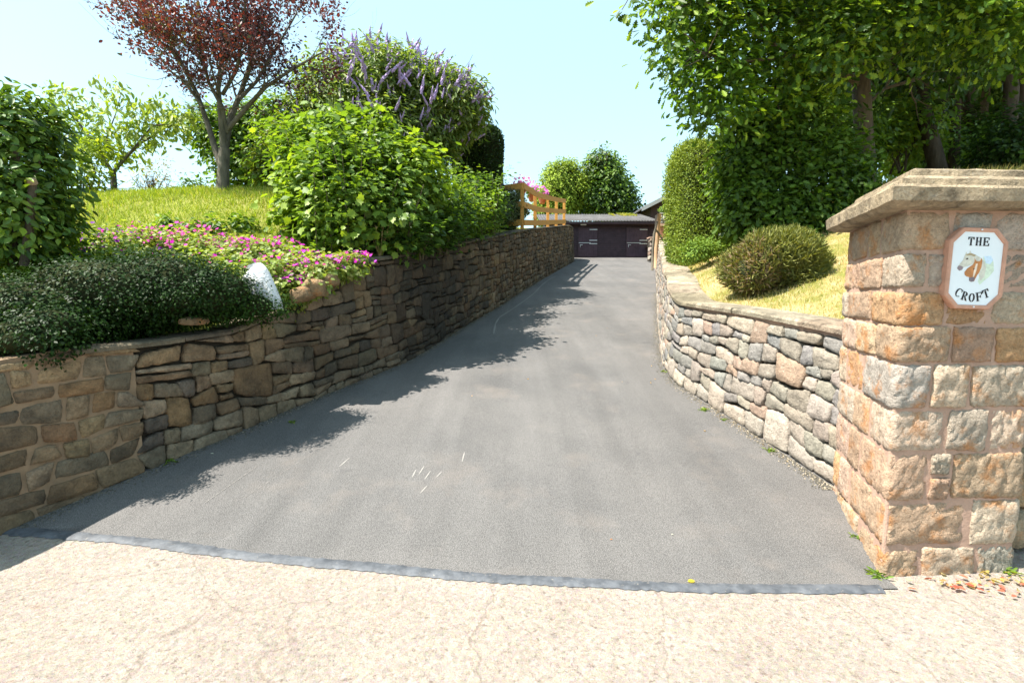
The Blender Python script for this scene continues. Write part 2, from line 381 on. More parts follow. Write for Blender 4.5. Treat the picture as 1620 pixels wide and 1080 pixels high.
def rubble(rng, u0, u1, lo, hi, cbase, rows, lmin, lmax, frac=False, jump=.1, split=.12, wav=.02, minh=.035):
    """broken courses of stones between curves lo(u), hi(u). cbase(u): height of course 0. returns list of corners"""
    bounds = [0]
    for r_ in rows: bounds.append(bounds[-1] + r_)
    ph = rng.uniform(0, 6.28, (len(bounds), 3))
    def bd(k, u):
        wv = wav * (np.sin(u*4.3+ph[k,0]) + .7*np.sin(u*9.1+ph[k,1]) + .5*np.sin(u*17+ph[k,2])) * (0 if k == 0 and frac else 1)
        z = bounds[k] + wv * .5
        if frac:
            return lo(u) + (hi(u) - lo(u)) * np.clip(z / bounds[-1], 0, 1) if k < len(bounds) - 1 else hi(u)
        return cbase(u) + z
    out = []; blocked = []
    for k in range(len(rows)):
        nb = []; segs = []; cur = u0
        for (a, b) in sorted(blocked):
            if a > cur + .02: segs.append((cur, a))
            cur = max(cur, b)
        if cur < u1: segs.append((cur, u1))
        for (a, b) in segs:
            L = b - a; js = [a]
            while js[-1] < b:
                js.append(js[-1] + rng.uniform(lmin, lmax) * (rows[k] / .16) ** .5 * (1.5 if rng.rand() < .12 else 1))
            js = np.array(js); js = a + (js - a) * L / (js[-1] - a)
            sl = rng.uniform(-.018, .018, len(js)); sl[0] = sl[-1] = 0
            for i in range(len(js) - 1):
                p, q = js[i], js[i+1]
                kt = k + 1
                if k + 1 < len(rows) and rng.rand() < jump and q - p < lmax * 1.2 and p > a + .01 and q < b - .01:
                    kt = k + 2; nb.append((p + sl[i], q + sl[i+1]))
                cs = [(p - sl[i], bd(k, p)), (q - sl[i+1], bd(k, q)), (q + sl[i+1], bd(kt, q)), (p + sl[i], bd(kt, p))]
                parts = [cs]
                if kt == k + 1 and rng.rand() < split and q - p > .16:
                    f = rng.uniform(.35, .6)
                    m1 = (cs[0][0], cs[0][1]*(1-f)+cs[3][1]*f); m2 = (cs[1][0], cs[1][1]*(1-f)+cs[2][1]*f)
                    parts = [[cs[0], cs[1], m2, m1], [m1, m2, cs[2], cs[3]]]
                for c4 in parts:
                    c4 = [(u_, min(max(v_, lo(u_) - .04), hi(u_) - .004)) for (u_, v_) in c4]
                    hh = .5 * (c4[3][1]-c4[0][1] + c4[2][1]-c4[1][1])
                    if hh > minh and min(c4[3][1]-c4[0][1], c4[2][1]-c4[1][1]) > .008: out.append(c4)
        blocked = nb
    return out
def place_stones(cells, surf, rng, mat, parent, colf, keyf, nmax=290, **kw):
    cells = sorted(cells, key=keyf); rest = MB()
    for i, c4 in enumerate(cells):
        du = c4[1][0]-c4[0][0]; near = i < nmax
        k2 = dict(kw)
        if not near: k2['nx'] = 5; k2['ny'] = 4
        V, F = stone_verts(jog(c4, rng) if du > .1 else c4, surf, rng, **k2)
        cc = colf(c4, rng)
        if near: obj('stone', V, F, mat, parent, True, np.array(cc))
        else: rest.add(V, F, cc)
    if rest.V:
        o = rest.build('stone', mat, parent, True); o['kind'] = 'stuff'
def wall_surf(S, C, side, g, batter):
    def f(u, v, d):
        u = np.asarray(u, float); P = along(S, C, u); nn = normal_at(S, C, u, side)
        off = d - batter * np.maximum(v - g(u), 0)
        P = P + nn * off[..., None] if np.ndim(off) else P + nn * off
        return np.concatenate([P, np.asarray(v)[..., None]], -1)
    return f
def ribbon(name, S, C, side, us, prof, mat, parent, smooth=False, col=None, closed=True):
    "prof(u)-> list of (offset outward, z) ; swept along the curve"
    V = []; n = None
    for u in us:
        P = along(S, C, u); nn = normal_at(S, C, u, side); pr = prof(u); n = len(pr)
        for (o_, z) in pr: V.append((P[0] + nn[0]*o_, P[1] + nn[1]*o_, z))
    F = []
    rng_ = n if closed else n - 1
    for i in range(len(us) - 1):
        for j in range(rng_):
            F.append((i*n+j, i*n+(j+1) % n, (i+1)*n+(j+1) % n, (i+1)*n+j))
    if closed: F += [tuple(reversed(range(n))), tuple((len(us)-1)*n + j for j in range(n))]
    if side < 0: F = [tuple(reversed(f)) for f in F]
    return obj(name, V, F, mat, parent, smooth, col)
def u_of(S, C, y, lo=None):
    m_ = C[:_ly] if C is LC else C; s_ = S[:len(m_)]
    return float(np.interp(y, m_[:, 1], s_))
def pal(rng, cols, wts, var=.12):
    c = np.array(cols[rng.choice(len(cols), p=np.array(wts)/sum(wts))]); c = c * rng.uniform(1-var, 1+var); return np.clip(c + rng.uniform(-.03, .03, 3) * c, .01, .8)
# ---- left wall
gL = lambda u: float(zd(0, along(LS, LC, u)[1])) if np.ndim(u) == 0 else zd(0, along(LS, LC, u)[..., 1])
tL = lambda u: np.interp(along(LS, LC, u)[..., 1], LTOP[:, 0], LTOP[:, 1])
uA = u_of(LS, LC, 3.98); uB0 = u_of(LS, LC, 2.2)
rng = np.random.RandomState(11)
def jog(c4, rng, a=.016): return [(u_ + rng.uniform(-a, a), v_ + rng.uniform(-a, a)*.8) for u_, v_ in c4]
surfL = wall_surf(LS, LC, 1, gL, .05)
wl = thing('stone_wall', (-3.2, 3.3, 0), 'mortared end of the left driveway wall under the dark creeping shrub', 'wall')
LPAL = [(.235, .16, .095), (.29, .20, .11), (.20, .155, .10), (.34, .25, .16), (.26, .155, .08), (.15, .12, .09), (.46, .17, .09)]
cellsA = rubble(rng, uB0, uA, gL, lambda u: tL(u) - .01, lambda u: -.05 + 0*u, [.2, .15, .14, .13, .14, .13, .14, .13, .2], .15, .36, jump=.08, split=.04, wav=.045)
def colA(c4, rng):
    return pal(rng, LPAL, [3, 3, 2.2, 3, 1.6, .5, .5], .2) * 1.15
def seamshift(cells, rng):
    out = []
    for c4 in cells: out.append([(u_ + (.05*math.sin(v_*13) + .035*math.sin(v_*29 + 1) if abs(u_ - uA) < .03 else 0), v_) for u_, v_ in c4])
    return out
cellsA = seamshift(cellsA, rng)
place_stones(cellsA, surfL, rng, M_DSTONE, wl, colA, lambda c4: abs(c4[0][0] - uA), 290, nx=9, ny=7, bulge=.014, k=.26, rough=.005, gap=.010, back=.06)
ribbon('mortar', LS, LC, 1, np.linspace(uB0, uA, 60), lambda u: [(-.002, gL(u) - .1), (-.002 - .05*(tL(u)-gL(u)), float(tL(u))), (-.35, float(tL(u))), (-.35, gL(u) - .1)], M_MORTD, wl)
# dry section
wd = thing('stone_wall', (-2.5, 4.8, .3), 'long dark dry stone wall climbing along the left side of the driveway', 'wall')
uE = LS[-1] - .3
def cb(u):
    y = along(LS, LC, u)[..., 1]; yr = y + (u > LS[_ly]) * 0
    return -.02 + SL * np.maximum(0, y - 5.6) * .92
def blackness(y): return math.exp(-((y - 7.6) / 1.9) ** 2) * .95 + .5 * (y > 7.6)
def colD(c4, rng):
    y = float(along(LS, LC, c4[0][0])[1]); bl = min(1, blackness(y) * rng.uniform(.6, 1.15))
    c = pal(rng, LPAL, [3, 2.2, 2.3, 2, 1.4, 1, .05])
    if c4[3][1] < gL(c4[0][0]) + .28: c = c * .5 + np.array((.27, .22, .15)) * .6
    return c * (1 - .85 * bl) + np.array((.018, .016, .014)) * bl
rows = [.20, .14, .15, .12, .15, .13, .12, .15, .13, .14, .12, .14, .13, .14, .13, .14, .13, .14, .13, .14]
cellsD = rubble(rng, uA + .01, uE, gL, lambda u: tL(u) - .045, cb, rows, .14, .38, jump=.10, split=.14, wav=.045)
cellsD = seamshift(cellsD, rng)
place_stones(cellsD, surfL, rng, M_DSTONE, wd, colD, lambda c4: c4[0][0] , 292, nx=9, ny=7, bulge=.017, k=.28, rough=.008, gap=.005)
ribbon('wall_core', LS, LC, 1, np.linspace(uA, uE, 120), lambda u: [(-.045, gL(u) - .1), (-.045 - .05*(tL(u)-gL(u)), float(tL(u)) - .01), (-.35, float(tL(u)) - .01), (-.35, gL(u) - .1)], M_CORE, wd)
# coping stones
def coping(S, C, side, u0, u1, top, g, parent, mat, colf, rng, out=.03, inn=.3, th=.05, lmin=.5, lmax=.95, batter=.05, near=1e9, skew=0):
    u = u0
    while u < u1 - .05:
        L = min(rng.uniform(lmin, lmax), u1 - u); dz = rng.uniform(-.004, .006); do = rng.uniform(-.008, .01)
        us = np.linspace(u + .003, u + L - .003, 7 if L > .4 else 4)
        def prof(uu):
            tz = float(top(uu)) + dz; b = -batter * (tz - g(uu)) + do; j = rng.uniform(-.003, .003, 4)
            return [(b + out + j[0], tz - th), (b + out + .004 + j[1], tz - th*.35), (b + out - .014 + j[2], tz + j[3]), (b - inn*.5, tz + .004), (b - inn, tz - .002), (b - inn, tz - th)]
        ribbon('coping_stone', S, C, side, us, prof, mat, parent, False, np.array(colf(rng)))
        u += L
coping(LS, LC, 1, u_of(LS, LC, 3.6), uE, tL, gL, wd, M_DSTONE, lambda r: pal(r, [(.15, .12, .08), (.2, .16, .11), (.1, .085, .06)], [2, 1, 1]), rng, out=.035, inn=.3, th=.045)
# ---- right wall
gR = lambda u: float(zd(0, along(RS, RC, u)[1])) if np.ndim(u) == 0 else zd(0, along(RS, RC, u)[..., 1])
tR = lambda u: np.interp(along(RS, RC, u)[..., 1], RTOP[:, 0], RTOP[:, 1])
surfR = wall_surf(RS, RC, -1, gR, .08)
wr = thing('stone_wall', (2.3, 4.6, .3), 'pale grey dry stone wall curving from the gate pillar up the right side', 'wall')
RPAL = [(.27, .235, .195), (.22, .205, .185), (.30, .25, .20), (.19, .18, .17), (.31, .22, .165), (.34, .29, .24), (.25, .21, .17)]
uRe = RS[-1]
cellsR = rubble(rng, .0, uRe, gR, lambda u: tR(u) - .085, None, [.15, .12, .13, .12, .13, .12, .11, .11], .14, .37, frac=True, jump=.08, split=.08, wav=.05)
def colR(c4, rng):
    c = pal(rng, RPAL, [3, 3, 2, 1.5, 1.3, 1.5, 1.5])
    if c4[0][1] < gR(c4[0][0]) + .01: c = c * .5 + np.array((.42, .35, .28)) * .5
    return c
place_stones(cellsR, surfR, rng, M_RSTONE, wr, colR, lambda c4: c4[0][0], 292, nx=9, ny=7, bulge=.015, k=.28, rough=.007, gap=.004)
ribbon('wall_core', RS, RC, -1, np.linspace(0, uRe, 110), lambda u: [(-.04, gR(u) - .1), (-.04 - .08*(tR(u)-gR(u)), float(tR(u)) - .03), (-.4, float(tR(u)) - .03), (-.4, gR(u) - .1)], M_CORE, wr)
ribbon('mortar_bed', RS, RC, -1, np.linspace(0, 3.2, 30), lambda u: [(-.02 - .08*(tR(u)-gR(u)), float(tR(u)) - .12), (-.015 - .08*(tR(u)-gR(u)), float(tR(u)) - .055), (-.3, float(tR(u)) - .055), (-.3, float(tR(u)) - .12)], M_MORT, wr)
coping(RS, RC, -1, 0, uRe, tR, gR, wr, M_CAP, lambda r: pal(r, [(.36, .29, .21), (.42, .35, .26), (.3, .26, .2)], [2, 1, 1]), rng, out=.03, inn=.4, th=.055, lmin=.55, lmax=1.05, batter=.08)
# ---- low rubble wall beyond the pillar
S3, C3 = curve(np.array([(2.93, 2.98), (3.4, 3.02), (4.5, 3.05), (7, 3.1), (12, 3.15)]))
g3 = lambda u: float(zd(0, along(S3, C3, u)[1])) if np.ndim(u) == 0 else zd(0, along(S3, C3, u)[..., 1])
t3 = lambda u: 1.1 + 0*np.asarray(u, float)
w3 = thing('stone_wall', (3.4, 3.05, 0), 'low rubble wall against the far right side of the gate pillar', 'wall')
c3 = rubble(rng, .0, S3[-1], g3, lambda u: float(t3(u)), None, [.26, .22, .24, .2, .18], .25, .5, frac=True, jump=.1, split=.1, wav=.04)
place_stones(c3, wall_surf(S3, C3, 1, g3, .05), rng, M_PSTONE, w3, lambda c, r: pal(r, [(.36, .29, .18), (.3, .27, .17), (.42, .33, .22)], [1, 1, 1]), lambda c: c[0][0], 200, nx=7, ny=6, bulge=.06, k=.8, rough=.01, gap=.008)
ribbon('wall_core', S3, C3, 1, np.linspace(0, S3[-1], 20), lambda u: [(-.05, -.1), (-.08, 1.07), (-.4, 1.07), (-.4, -.1)], M_CORE, w3)
# ---- gate pillar : stones wrap round a closed perimeter
PA, PB, PD, PC_ = np.array((2.08, 2.75)), np.array((2.87, 2.80)), np.array((3.2, 3.78)), np.array((2.41, 3.72))
def perim():
    pts = []; cs = [PC_, PA, PB, PD]
    for i in range(4):
        p0, p1, p2 = cs[i-1], cs[i], cs[(i+1) % 4]
        a = p1 + (p0-p1)/np.linalg.norm(p0-p1)*.03; b_ = p1 + (p2-p1)/np.linalg.norm(p2-p1)*.03
        for t_ in (0, .25, .5, .75, 1): pts.append((1-t_)**2*a + 2*t_*(1-t_)*p1 + t_*t_*b_)
    pts.append(pts[0]); pts = np.array(pts)
    s = np.concatenate([[0], np.cumsum(np.linalg.norm(np.diff(pts, axis=0), axis=1))]); return s, pts
PS_, PP = perim(); PLEN = PS_[-1]
u_corner = lambda i: float((PS_[i*5] + PS_[i*5+4]) / 2)
U0, U1, U2, U3 = (u_corner(i) for i in range(4))   # back-left, front-left(A), front-right(B), back-right
def surfP(u, v, d):
    u = np.mod(np.asarray(u, float), PLEN); P = along(PS_, PP, u)
    dd = along(PS_, PP, np.mod(u + .012, PLEN)) - along(PS_, PP, np.mod(u - .012, PLEN)); dd /= np.linalg.norm(dd, axis=-1, keepdims=True) + 1e-9
    nn = np.stack([dd[..., 1], -dd[..., 0]], -1)
    P = P + nn * np.asarray(d)[..., None]
    return np.concatenate([P, np.asarray(v, float)[..., None]], -1)
pillar = thing('gate_pillar', (2.6, 3.2, 0), 'square buff sandstone gate pillar with stepped cap at the right of the driveway', 'pillar')
ypx = [908, 863, 791, 715, 647, 575, 515, 459, 400, 334]
zc = [float(at(1500, y_, 2.775)[2]) for y_ in ypx]; zc[0] = -.06
def fX(px, z=1.0):      # front joint px -> u
    a = at(px, 500, 2.775)[0]; return U1 + (a - PA[0]) / (PB[0] - PA[0]) * (U2 - U1)
def lq(q):              # left face fraction in the view -> u
    Y = 1 / ((1-q)/3.7 + q/2.75); return U0 + (3.7 - Y) / .95 * (U1 - U0)
front = [[1451, 1546], [1534], [1465, 1501], [1493, 1566], [1467, 1533], [1501, 1575], [1491, 1568], [1460, 1530], [1502, 1572]]
front_x = [(-(z_ - 1.0)) for z_ in zc]
leftj = [[.5, .55], [.3], [.45], [.3, .6], [.45], [.27, .64], [.5], [.25, .66], [.36, .58]]
PPAL = [(.50, .36, .24), (.54, .42, .31), (.47, .32, .22), (.47, .38, .30), (.52, .31, .17), (.44, .38, .32), (.50, .35, .27)]
pr = np.random.RandomState(5); pcells = []
for k in range(9):
    z0, z1 = zc[k], zc[k+1]
    # joints on the front shift in the picture with height because the view looks down: use pixel at mid height
    zm = (z0 + z1) / 2; ym = ypx[k] * .5 + ypx[k+1] * .5
    fj = []
    for px in front[k]:
        a = at(px, ym, 2.775)[0]; fj.append(U1 + (a - PA[0]) / (PB[0] - PA[0]) * (U2 - U1))
    lj = [lq(q) for q in leftj[k]] if k != 0 else [lq(.52)]
    js = lj + fj
    # right, back faces
    end = PLEN + lj[0]; u = js[-1]; wrap = [U2 + pr.uniform(.15, .35)]
    while wrap[-1] < end - .3: wrap.append(wrap[-1] + pr.uniform(.22, .42))
    js = js + [w_ for w_ in wrap if w_ < end - .15] + [end]
    for i in range(len(js) - 1):
        a, b_ = js[i], js[i+1]
        j = pr.uniform(-.008, .008, 4)
        if k == 2 and i == len(lj) :      # small pair of stacked stones
            zs = z0 + (z1 - z0) * .52
            pcells.append([(a, z0), (b_, z0), (b_, zs), (a, zs)]); pcells.append([(a, zs), (b_, zs), (b_, z1), (a, z1)])
        else:
            pcells.append([(a, z0 + j[0]), (b_, z0 + j[1]), (b_, z1 + j[2]), (a, z1 + j[3])])
for c4 in pcells:
    du = c4[1][0] - c4[0][0]
    wraps = any(c4[0][0] + .02 < U < c4[1][0] - .02 for U in (U1, U2, U3, U0 + PLEN))
    V, F = stone_verts(c4, surfP, pr, nx=30 if wraps else 12, ny=10, lin=wraps, bulge=.010, k=.06, rough=.007, gap=.010, back=.04)
    cc = pal(pr, PPAL, [2.4, 3, 2, 1.6, 2.2, 1.6, 1.5], .2)
    obj('stone', V, F, M_PSTONE, pillar, True, cc)
# mortar body with slightly raised ribbon joints
pb = MB(); nq = len(PP) - 1
for z in (-.1, zc[-1] + .05):
    for i in range(nq):
        q = surfP(np.array(PS_[i]), np.array(z), np.array(-.001)); pb.V.append(tuple(q))
pb.F = [(i, (i+1) % nq, nq + (i+1) % nq, nq + i) for i in range(nq)] + [tuple(nq + i for i in range(nq))]
pb.build('mortar', M_MORT, pillar)
# cap
ZC = zc[-1] + .05
cen = (PA + PB + PD + PC_) / 4
def capring(off, z, wobs=0.0):
    out = []
    cs = [PC_, PA, PB, PD]
    for i in range(4):
        p0, p1, p2 = cs[i-1], cs[i], cs[(i+1) % 4]
        d0 = (p1-p0)/np.linalg.norm(p1-p0); d1 = (p2-p1)/np.linalg.norm(p2-p1)
        n0 = np.array((d0[1], -d0[0])); n1 = np.array((d1[1], -d1[0]))
        q = p1 + (n0 + n1) * off / (1 + float(n0 @ n1)); out.append(q)
    res = []
    for i in range(4):
        a, b_ = out[i], out[(i+1) % 4]
        for t_ in np.linspace(0, 1, 12, endpoint=False):
            q = a + (b_-a)*t_; res.append((q[0] + pr.uniform(-1, 1)*wobs, q[1] + pr.uniform(-1, 1)*wobs, z + pr.uniform(-1, 1)*wobs))
    return res
def captier(name, prof, mat):
    V = []; n = 48
    for (o_, z_, wb) in prof: V += capring(o_, z_, wb)
    F = [(i*n+j, i*n+(j+1) % n, (i+1)*n+(j+1) % n, (i+1)*n+j) for i in range(len(prof)-1) for j in range(n)]
    F += [tuple(reversed(range(n))), tuple((len(prof)-1)*n + j for j in range(n))]
    return obj(name, V, F, mat, pillar, False, np.array((.40, .31, .205)))
captier('cap_slab', [(-.05, ZC - .05, 0), (.085, ZC - .045, .002), (.125, ZC - .02, .003), (.13, ZC + .045, .003), (.115, ZC + .06, .003), (-.02, ZC + .085, .001)], M_CAP)
captier('cap_step', [(-.03, ZC + .05, 0), (.055, ZC + .07, .003), (.05, ZC + .105, .003), (.03, ZC + .118, .003), (.0, ZC + .13, .002), (-.05, ZC + .14, .001)], M_CAP)
captier('cap_top', [(-.08, ZC + .12, 0), (-.015, ZC + .132, .003), (-.02, ZC + .165, .003), (-.045, ZC + .178, .003), (-.2, ZC + .185, .001)], M_CAP)
# ------------------------------------------------------------------ house name sign
M_FRAME = plain('terracotta_frame', (.50, .27, .19), .7, 20, .2, .001, 200)
M_PLATE = plain('white_enamel', (.72, .76, .80), .35, 4, .03, 0)
M_INK = plain('black_ink', (.015, .012, .015), .5, 5, .1, 0)
M_PAINT = plain('sign_paint', None, .6, 40, .25, 0, attr=True)
sign = thing('name_sign', (2.56, 2.72, 1.6), 'octagonal white plaque lettered THE CROFT with two horse heads in a terracotta frame', 'sign')
fd = (PB - PA) / np.linalg.norm(PB - PA); fn = np.array((fd[1], -fd[0]))
sc_ = at(1541, 425, 2.75); SO = np.array((sc_[0], 0, sc_[2])); SO[1] = PA[1] + (SO[0]-PA[0]) * fd[1]/fd[0] + .018
tilt = math.radians(-1.5)
def sg(x, y, d):
    xx = x*math.cos(tilt) - y*math.sin(tilt); yy = x*math.sin(tilt) + y*math.cos(tilt)
    return (SO[0] + fd[0]*xx + fn[0]*d, SO[1] + fd[1]*xx + fn[1]*d, SO[2] + yy)
def octo(hw, hh, ch): return [(-hw+ch, -hh), (hw-ch, -hh), (hw, -hh+ch), (hw, hh-ch), (hw-ch, hh), (-hw+ch, hh), (-hw, hh-ch), (-hw, -hh+ch)]
HW, HH, CH = .164, .214, .069
rings = [(0, .0), (0, .050), (.004, .056), (.018, .056), (.022, .052), (.022, .046)]
V = []
for ins, d in rings:
    V += [sg(x, y, d) for x, y in octo(HW-ins, HH-ins, CH-ins*.4)]
F = [(i*8+j, i*8+(j+1) % 8, (i+1)*8+(j+1) % 8, (i+1)*8+j) for i in range(len(rings)-1) for j in range(8)]
fr = obj('frame', V, F, M_FRAME, sign)
pl = obj('plaque', [sg(x, y, d) for d in (.01, .048) for x, y in octo(HW-.021, HH-.021, CH-.008)], [tuple(range(8, 16))] + [(j, (j+1) % 8, 8+(j+1) % 8, 8+j) for j in range(8)], M_PLATE, sign)
for (x, y) in ((0, -HH+.012), (0, HH-.012)):
    b_ = MB(); n = 8
    b_.add([sg(x+.004*math.cos(k*math.pi/4), y+.004*math.sin(k*math.pi/4), d) for d in (.058, .063) for k in range(8)], [tuple(range(8, 16))]+[(k, (k+1) % 8, 8+(k+1) % 8, 8+k) for k in range(8)])
    b_.build('screw', M_PLATE, fr)
# stencil serif letters as small polygons (unit cell 1x1)
def rect(x0, y0, x1, y1): return [(x0, y0), (x1, y0), (x1, y1), (x0, y1)]
def arcband(cx, cy, r0x, r0y, r1x, r1y, a0, a1, n=8):
    A = [math.radians(a0 + (a1-a0)*i/n) for i in range(n+1)]
    return [(cx+r1x*math.cos(a), cy+r1y*math.sin(a)) for a in A] + [(cx+r0x*math.cos(a), cy+r0y*math.sin(a)) for a in reversed(A)]
GL = {
 'T': [rect(.38, .0, .62, .84), rect(.28, 0, .72, .05), rect(.0, .9, 1, 1), [(.0, .68), (.07, .68), (.2, .9), (0, .9)], [(.8, .9), (.93, .68), (1, .68), (1, .9)]],
 'H': [rect(.08, 0, .32, 1), rect(.68, 0, .92, 1), rect(.36, .46, .64, .54), rect(0, 0, .4, .05), rect(.6, 0, 1, .05), rect(0, .95, .4, 1), rect(.6, .95, 1, 1)],
 'E': [rect(.1, 0, .36, 1), rect(.4, .92, .92, 1), rect(.4, 0, .92, .09), rect(.4, .46, .72, .54), [(.92, .7), (.98, .7), (.98, 1), (.84, .92)], [(.84, .09), (.98, 0), (.98, .3), (.92, .3)], rect(.7, .34, .76, .66), rect(0, 0, .1, .05), rect(0, .95, .1, 1)],
 'F': [rect(.1, 0, .36, 1), rect(.4, .92, .92, 1), rect(.4, .46, .72, .54), [(.92, .66), (.98, .66), (.98, 1), (.84, .92)], rect(.7, .34, .76, .66), rect(0, 0, .46, .05), rect(0, .95, .1, 1)],
 'R': [rect(.1, 0, .34, 1), arcband(.4, .74, .2, .2, .46, .26, -88, 88), [(.42, .46), (.62, .46), (1.0, 0), (.74, 0)], rect(0, 0, .42, .05), rect(0, .95, .38, 1)],
 'O': [arcband(.5, .5, .24, .42, .48, .5, 98, 262), arcband(.5, .5, .24, .42, .48, .5, -82, 82)],
 'C': [arcband(.52, .5, .26, .44, .5, .5, 90, 270, 10), [(.56, .93), (.86, .86), (.92, .96), (.56, 1)], [(.56, 0), (.9, .1), (.88, .2), (.56, .07)], rect(.86, .68, .92, .98)],
}
def letter(ch, cx, cy, wd_, ht, rot):
    b_ = MB(); r = math.radians(rot)
    for k, pg in enumerate(GL[ch]):
        P2 = []
        for (x, y) in pg:
            x = (x-.5)*wd_; y = (y-.5)*ht; P2.append((cx + x*math.cos(r)-y*math.sin(r), cy + x*math.sin(r)+y*math.cos(r)))
        n = len(P2); dz = .0500 + k*.00015
        b_.add([sg(x, y, d) for d in (.047, dz) for x, y in P2], [tuple(range(n, 2*n))] + [(j, (j+1) % n, n+(j+1) % n, n+j) for j in range(n)])
    b_.build('letter', M_INK, pl)
for ch, x in zip('THE', (-.043, 0, .042)): letter(ch, x, .142, .034, .044, 0)
for ch, x, y, r in (('C', -.082, -.128, -28), ('R', -.045, -.146, -14), ('O', -.005, -.153, 0), ('F', .036, -.147, 12), ('T', .073, -.130, 24)): letter(ch, x, y, .035, .046, r)
def patch(name, pts, colr, d):
    n = len(pts); V = [sg(x, y, dd) for dd in (.047, d) for x, y in pts]
    obj(name, V, [tuple(range(n, 2*n))] + [(j, (j+1) % n, n+(j+1) % n, n+j) for j in range(n)], M_PAINT, pl, False, np.array(colr))
def sp(L): return [((x-512)/1000*.42, (540-y)/1000*.42) for x, y in L]   # traced in sign units
patch('painted_wash', sp([(590,390),(700,375),(740,450),(760,560),(700,640),(640,690),(590,740),(560,700),(580,600),(640,520)]), (.62, .72, .58), .0486)
patch('painted_wash', sp([(600,385),(700,375),(735,430),(700,480),(640,470)]), (.56, .70, .84), .0488)
patch('painted_horse', sp([(350,370),(362,335),(380,362),(402,352),(412,318),(430,350),(480,365),(560,400),(620,450),(650,520),(640,640),(590,690),(560,600),(500,470),(430,500),(350,530),(300,570),(262,545),(272,515),(330,440)]), (.60, .58, .50), .0490)
patch('painted_muzzle', sp([(262,545),(272,512),(300,508),(345,525),(330,560),(295,572)]), (.28, .22, .24), .0492)
patch('painted_mane', sp([(352,372),(402,352),(432,350),(500,372),(470,392),(430,376),(380,380)]), (.38, .30, .18), .0493)
patch('painted_eye', sp([(365,415),(392,408),(398,426),(372,434)]), (.08, .06, .05), .0495)
patch('painted_foal', sp([(365,590),(400,540),(470,490),(485,450),(478,405),(500,440),(530,450),(560,442),(575,405),(588,440),(585,520),(560,590),(540,620),(505,700),(470,706),(440,690),(440,650),(400,640),(375,625)]), (.48, .20, .07), .0496)
patch('painted_blaze', sp([(505,480),(530,475),(522,560),(500,640),(482,650),(488,560)]), (.75, .62, .5), .0499)
patch('painted_muzzle', sp([(436,655),(480,645),(514,655),(500,700),(470,708),(440,695)]), (.2, .16, .18), .0501)
patch('painted_eye', sp([(478,540),(492,536),(492,552),(480,554)]), (.05, .03, .02), .0503)

# ------------------------------------------------------------------ leaves
KITE = (np.array([(0,0,0),(.42,.26,.07),(1,0,-.06),(.42,-.26,.07)], float), [(0,1,2),(0,2,3)])
OVAL = (np.array([(0,0,0),(.22,.22,.05),(.55,.29,.07),(.85,.14,.02),(1.05,0,-.08),(.22,-.22,.05),(.55,-.29,.07),(.85,-.14,.02)], float), [(0,1,2,3,4),(4,7,6,5,0)])
NARROW = (np.array([(0,0,0),(.35,.12,.03),(.7,.1,0),(1,0,-.15),(.35,-.12,.03),(.7,-.1,0)], float), [(0,1,2,3),(3,5,4,0)])
OAK = (np.array([(0,0,0),(.14,.04,.0),(.22,.16,.03),(.31,.08,.02),(.42,.25,.05),(.52,.12,.03),(.64,.33,.06),(.75,.17,.03),(.86,.25,.04),(1.0,.08,-.03),(1.04,0,-.05),
        (.14,-.04,.0),(.22,-.16,.03),(.31,-.08,.02),(.42,-.25,.05),(.52,-.12,.03),(.64,-.33,.06),(.75,-.17,.03),(.86,-.25,.04),(1.0,-.08,-.03)], float),
       [(0,1,2,3,4,5,6,7,8,9,10),(10,19,18,17,16,15,14,13,12,11,0)])
MAPLE = (np.array([(0,0,0),(-.08,.2,.02),(.14,.26,.03),(.18,.5,.0),(.42,.36,.04),(.62,.42,.02),(.68,.2,.03),(1,0,-.08),
        (-.08,-.2,.02),(.14,-.26,.03),(.18,-.5,.0),(.42,-.36,.04),(.62,-.42,.02),(.68,-.2,.03)], float), [(0,1,2,3,4,5,6,7),(7,13,12,11,10,9,8,0)])
BLADE = (np.array([(0,.5,0),(0,-.5,0),(1,0,0)], float), [(0,1,2)])
BLADE2 = (np.array([(0,.5,0),(0,-.5,0),(.55,.4,.0),(.55,-.4,.0),(1,0,-.3)], float), [(0,1,3,2),(2,3,4)])
FLOWER = (np.array([(0,0,0)] + [((.5 if k % 2 == 0 else .3)*math.cos(k*math.pi/5), (.5 if k % 2 == 0 else .3)*math.sin(k*math.pi/5), .06) for k in range(10)], float), [(0,)+(k+1, (k+1) % 10+1) for k in range(10)])
def unit(v): return v / (np.linalg.norm(v, axis=-1, keepdims=True) + 1e-9)
def leaves(name, P, Nn, D, size, tmpl, mat, parent=None, col=None, origin=None, wscale=1.0):
    """P base points, Nn leaf normals, D length directions (made orthogonal)"""
    T, FC = tmpl; n = len(P); k = len(T)
    Nn = unit(Nn); D = unit(D - (D*Nn).sum(-1, keepdims=True)*Nn); S = np.cross(Nn, D)
    sz = np.broadcast_to(np.asarray(size, float), (n,))
    ws = np.broadcast_to(np.asarray(wscale, float), (n,))
    V = P[:, None, :] + sz[:, None, None] * (T[None, :, 0:1]*D[:, None, :] + T[None, :, 1:2]*ws[:, None, None]*S[:, None, :] + T[None, :, 2:3]*Nn[:, None, :])
    fl = np.concatenate([np.array(f) for f in FC]); tot = np.array([len(f) for f in FC]); L = len(fl)
    loops = (fl[None, :] + (np.arange(n)*k)[:, None]).ravel(); totals = np.tile(tot, n); starts = np.concatenate([[0], np.cumsum(totals)[:-1]])
    C = None if col is None else np.repeat(col, k, axis=0)
    return big(name, V.reshape(-1, 3), loops, starts, totals, mat, parent, C, origin)
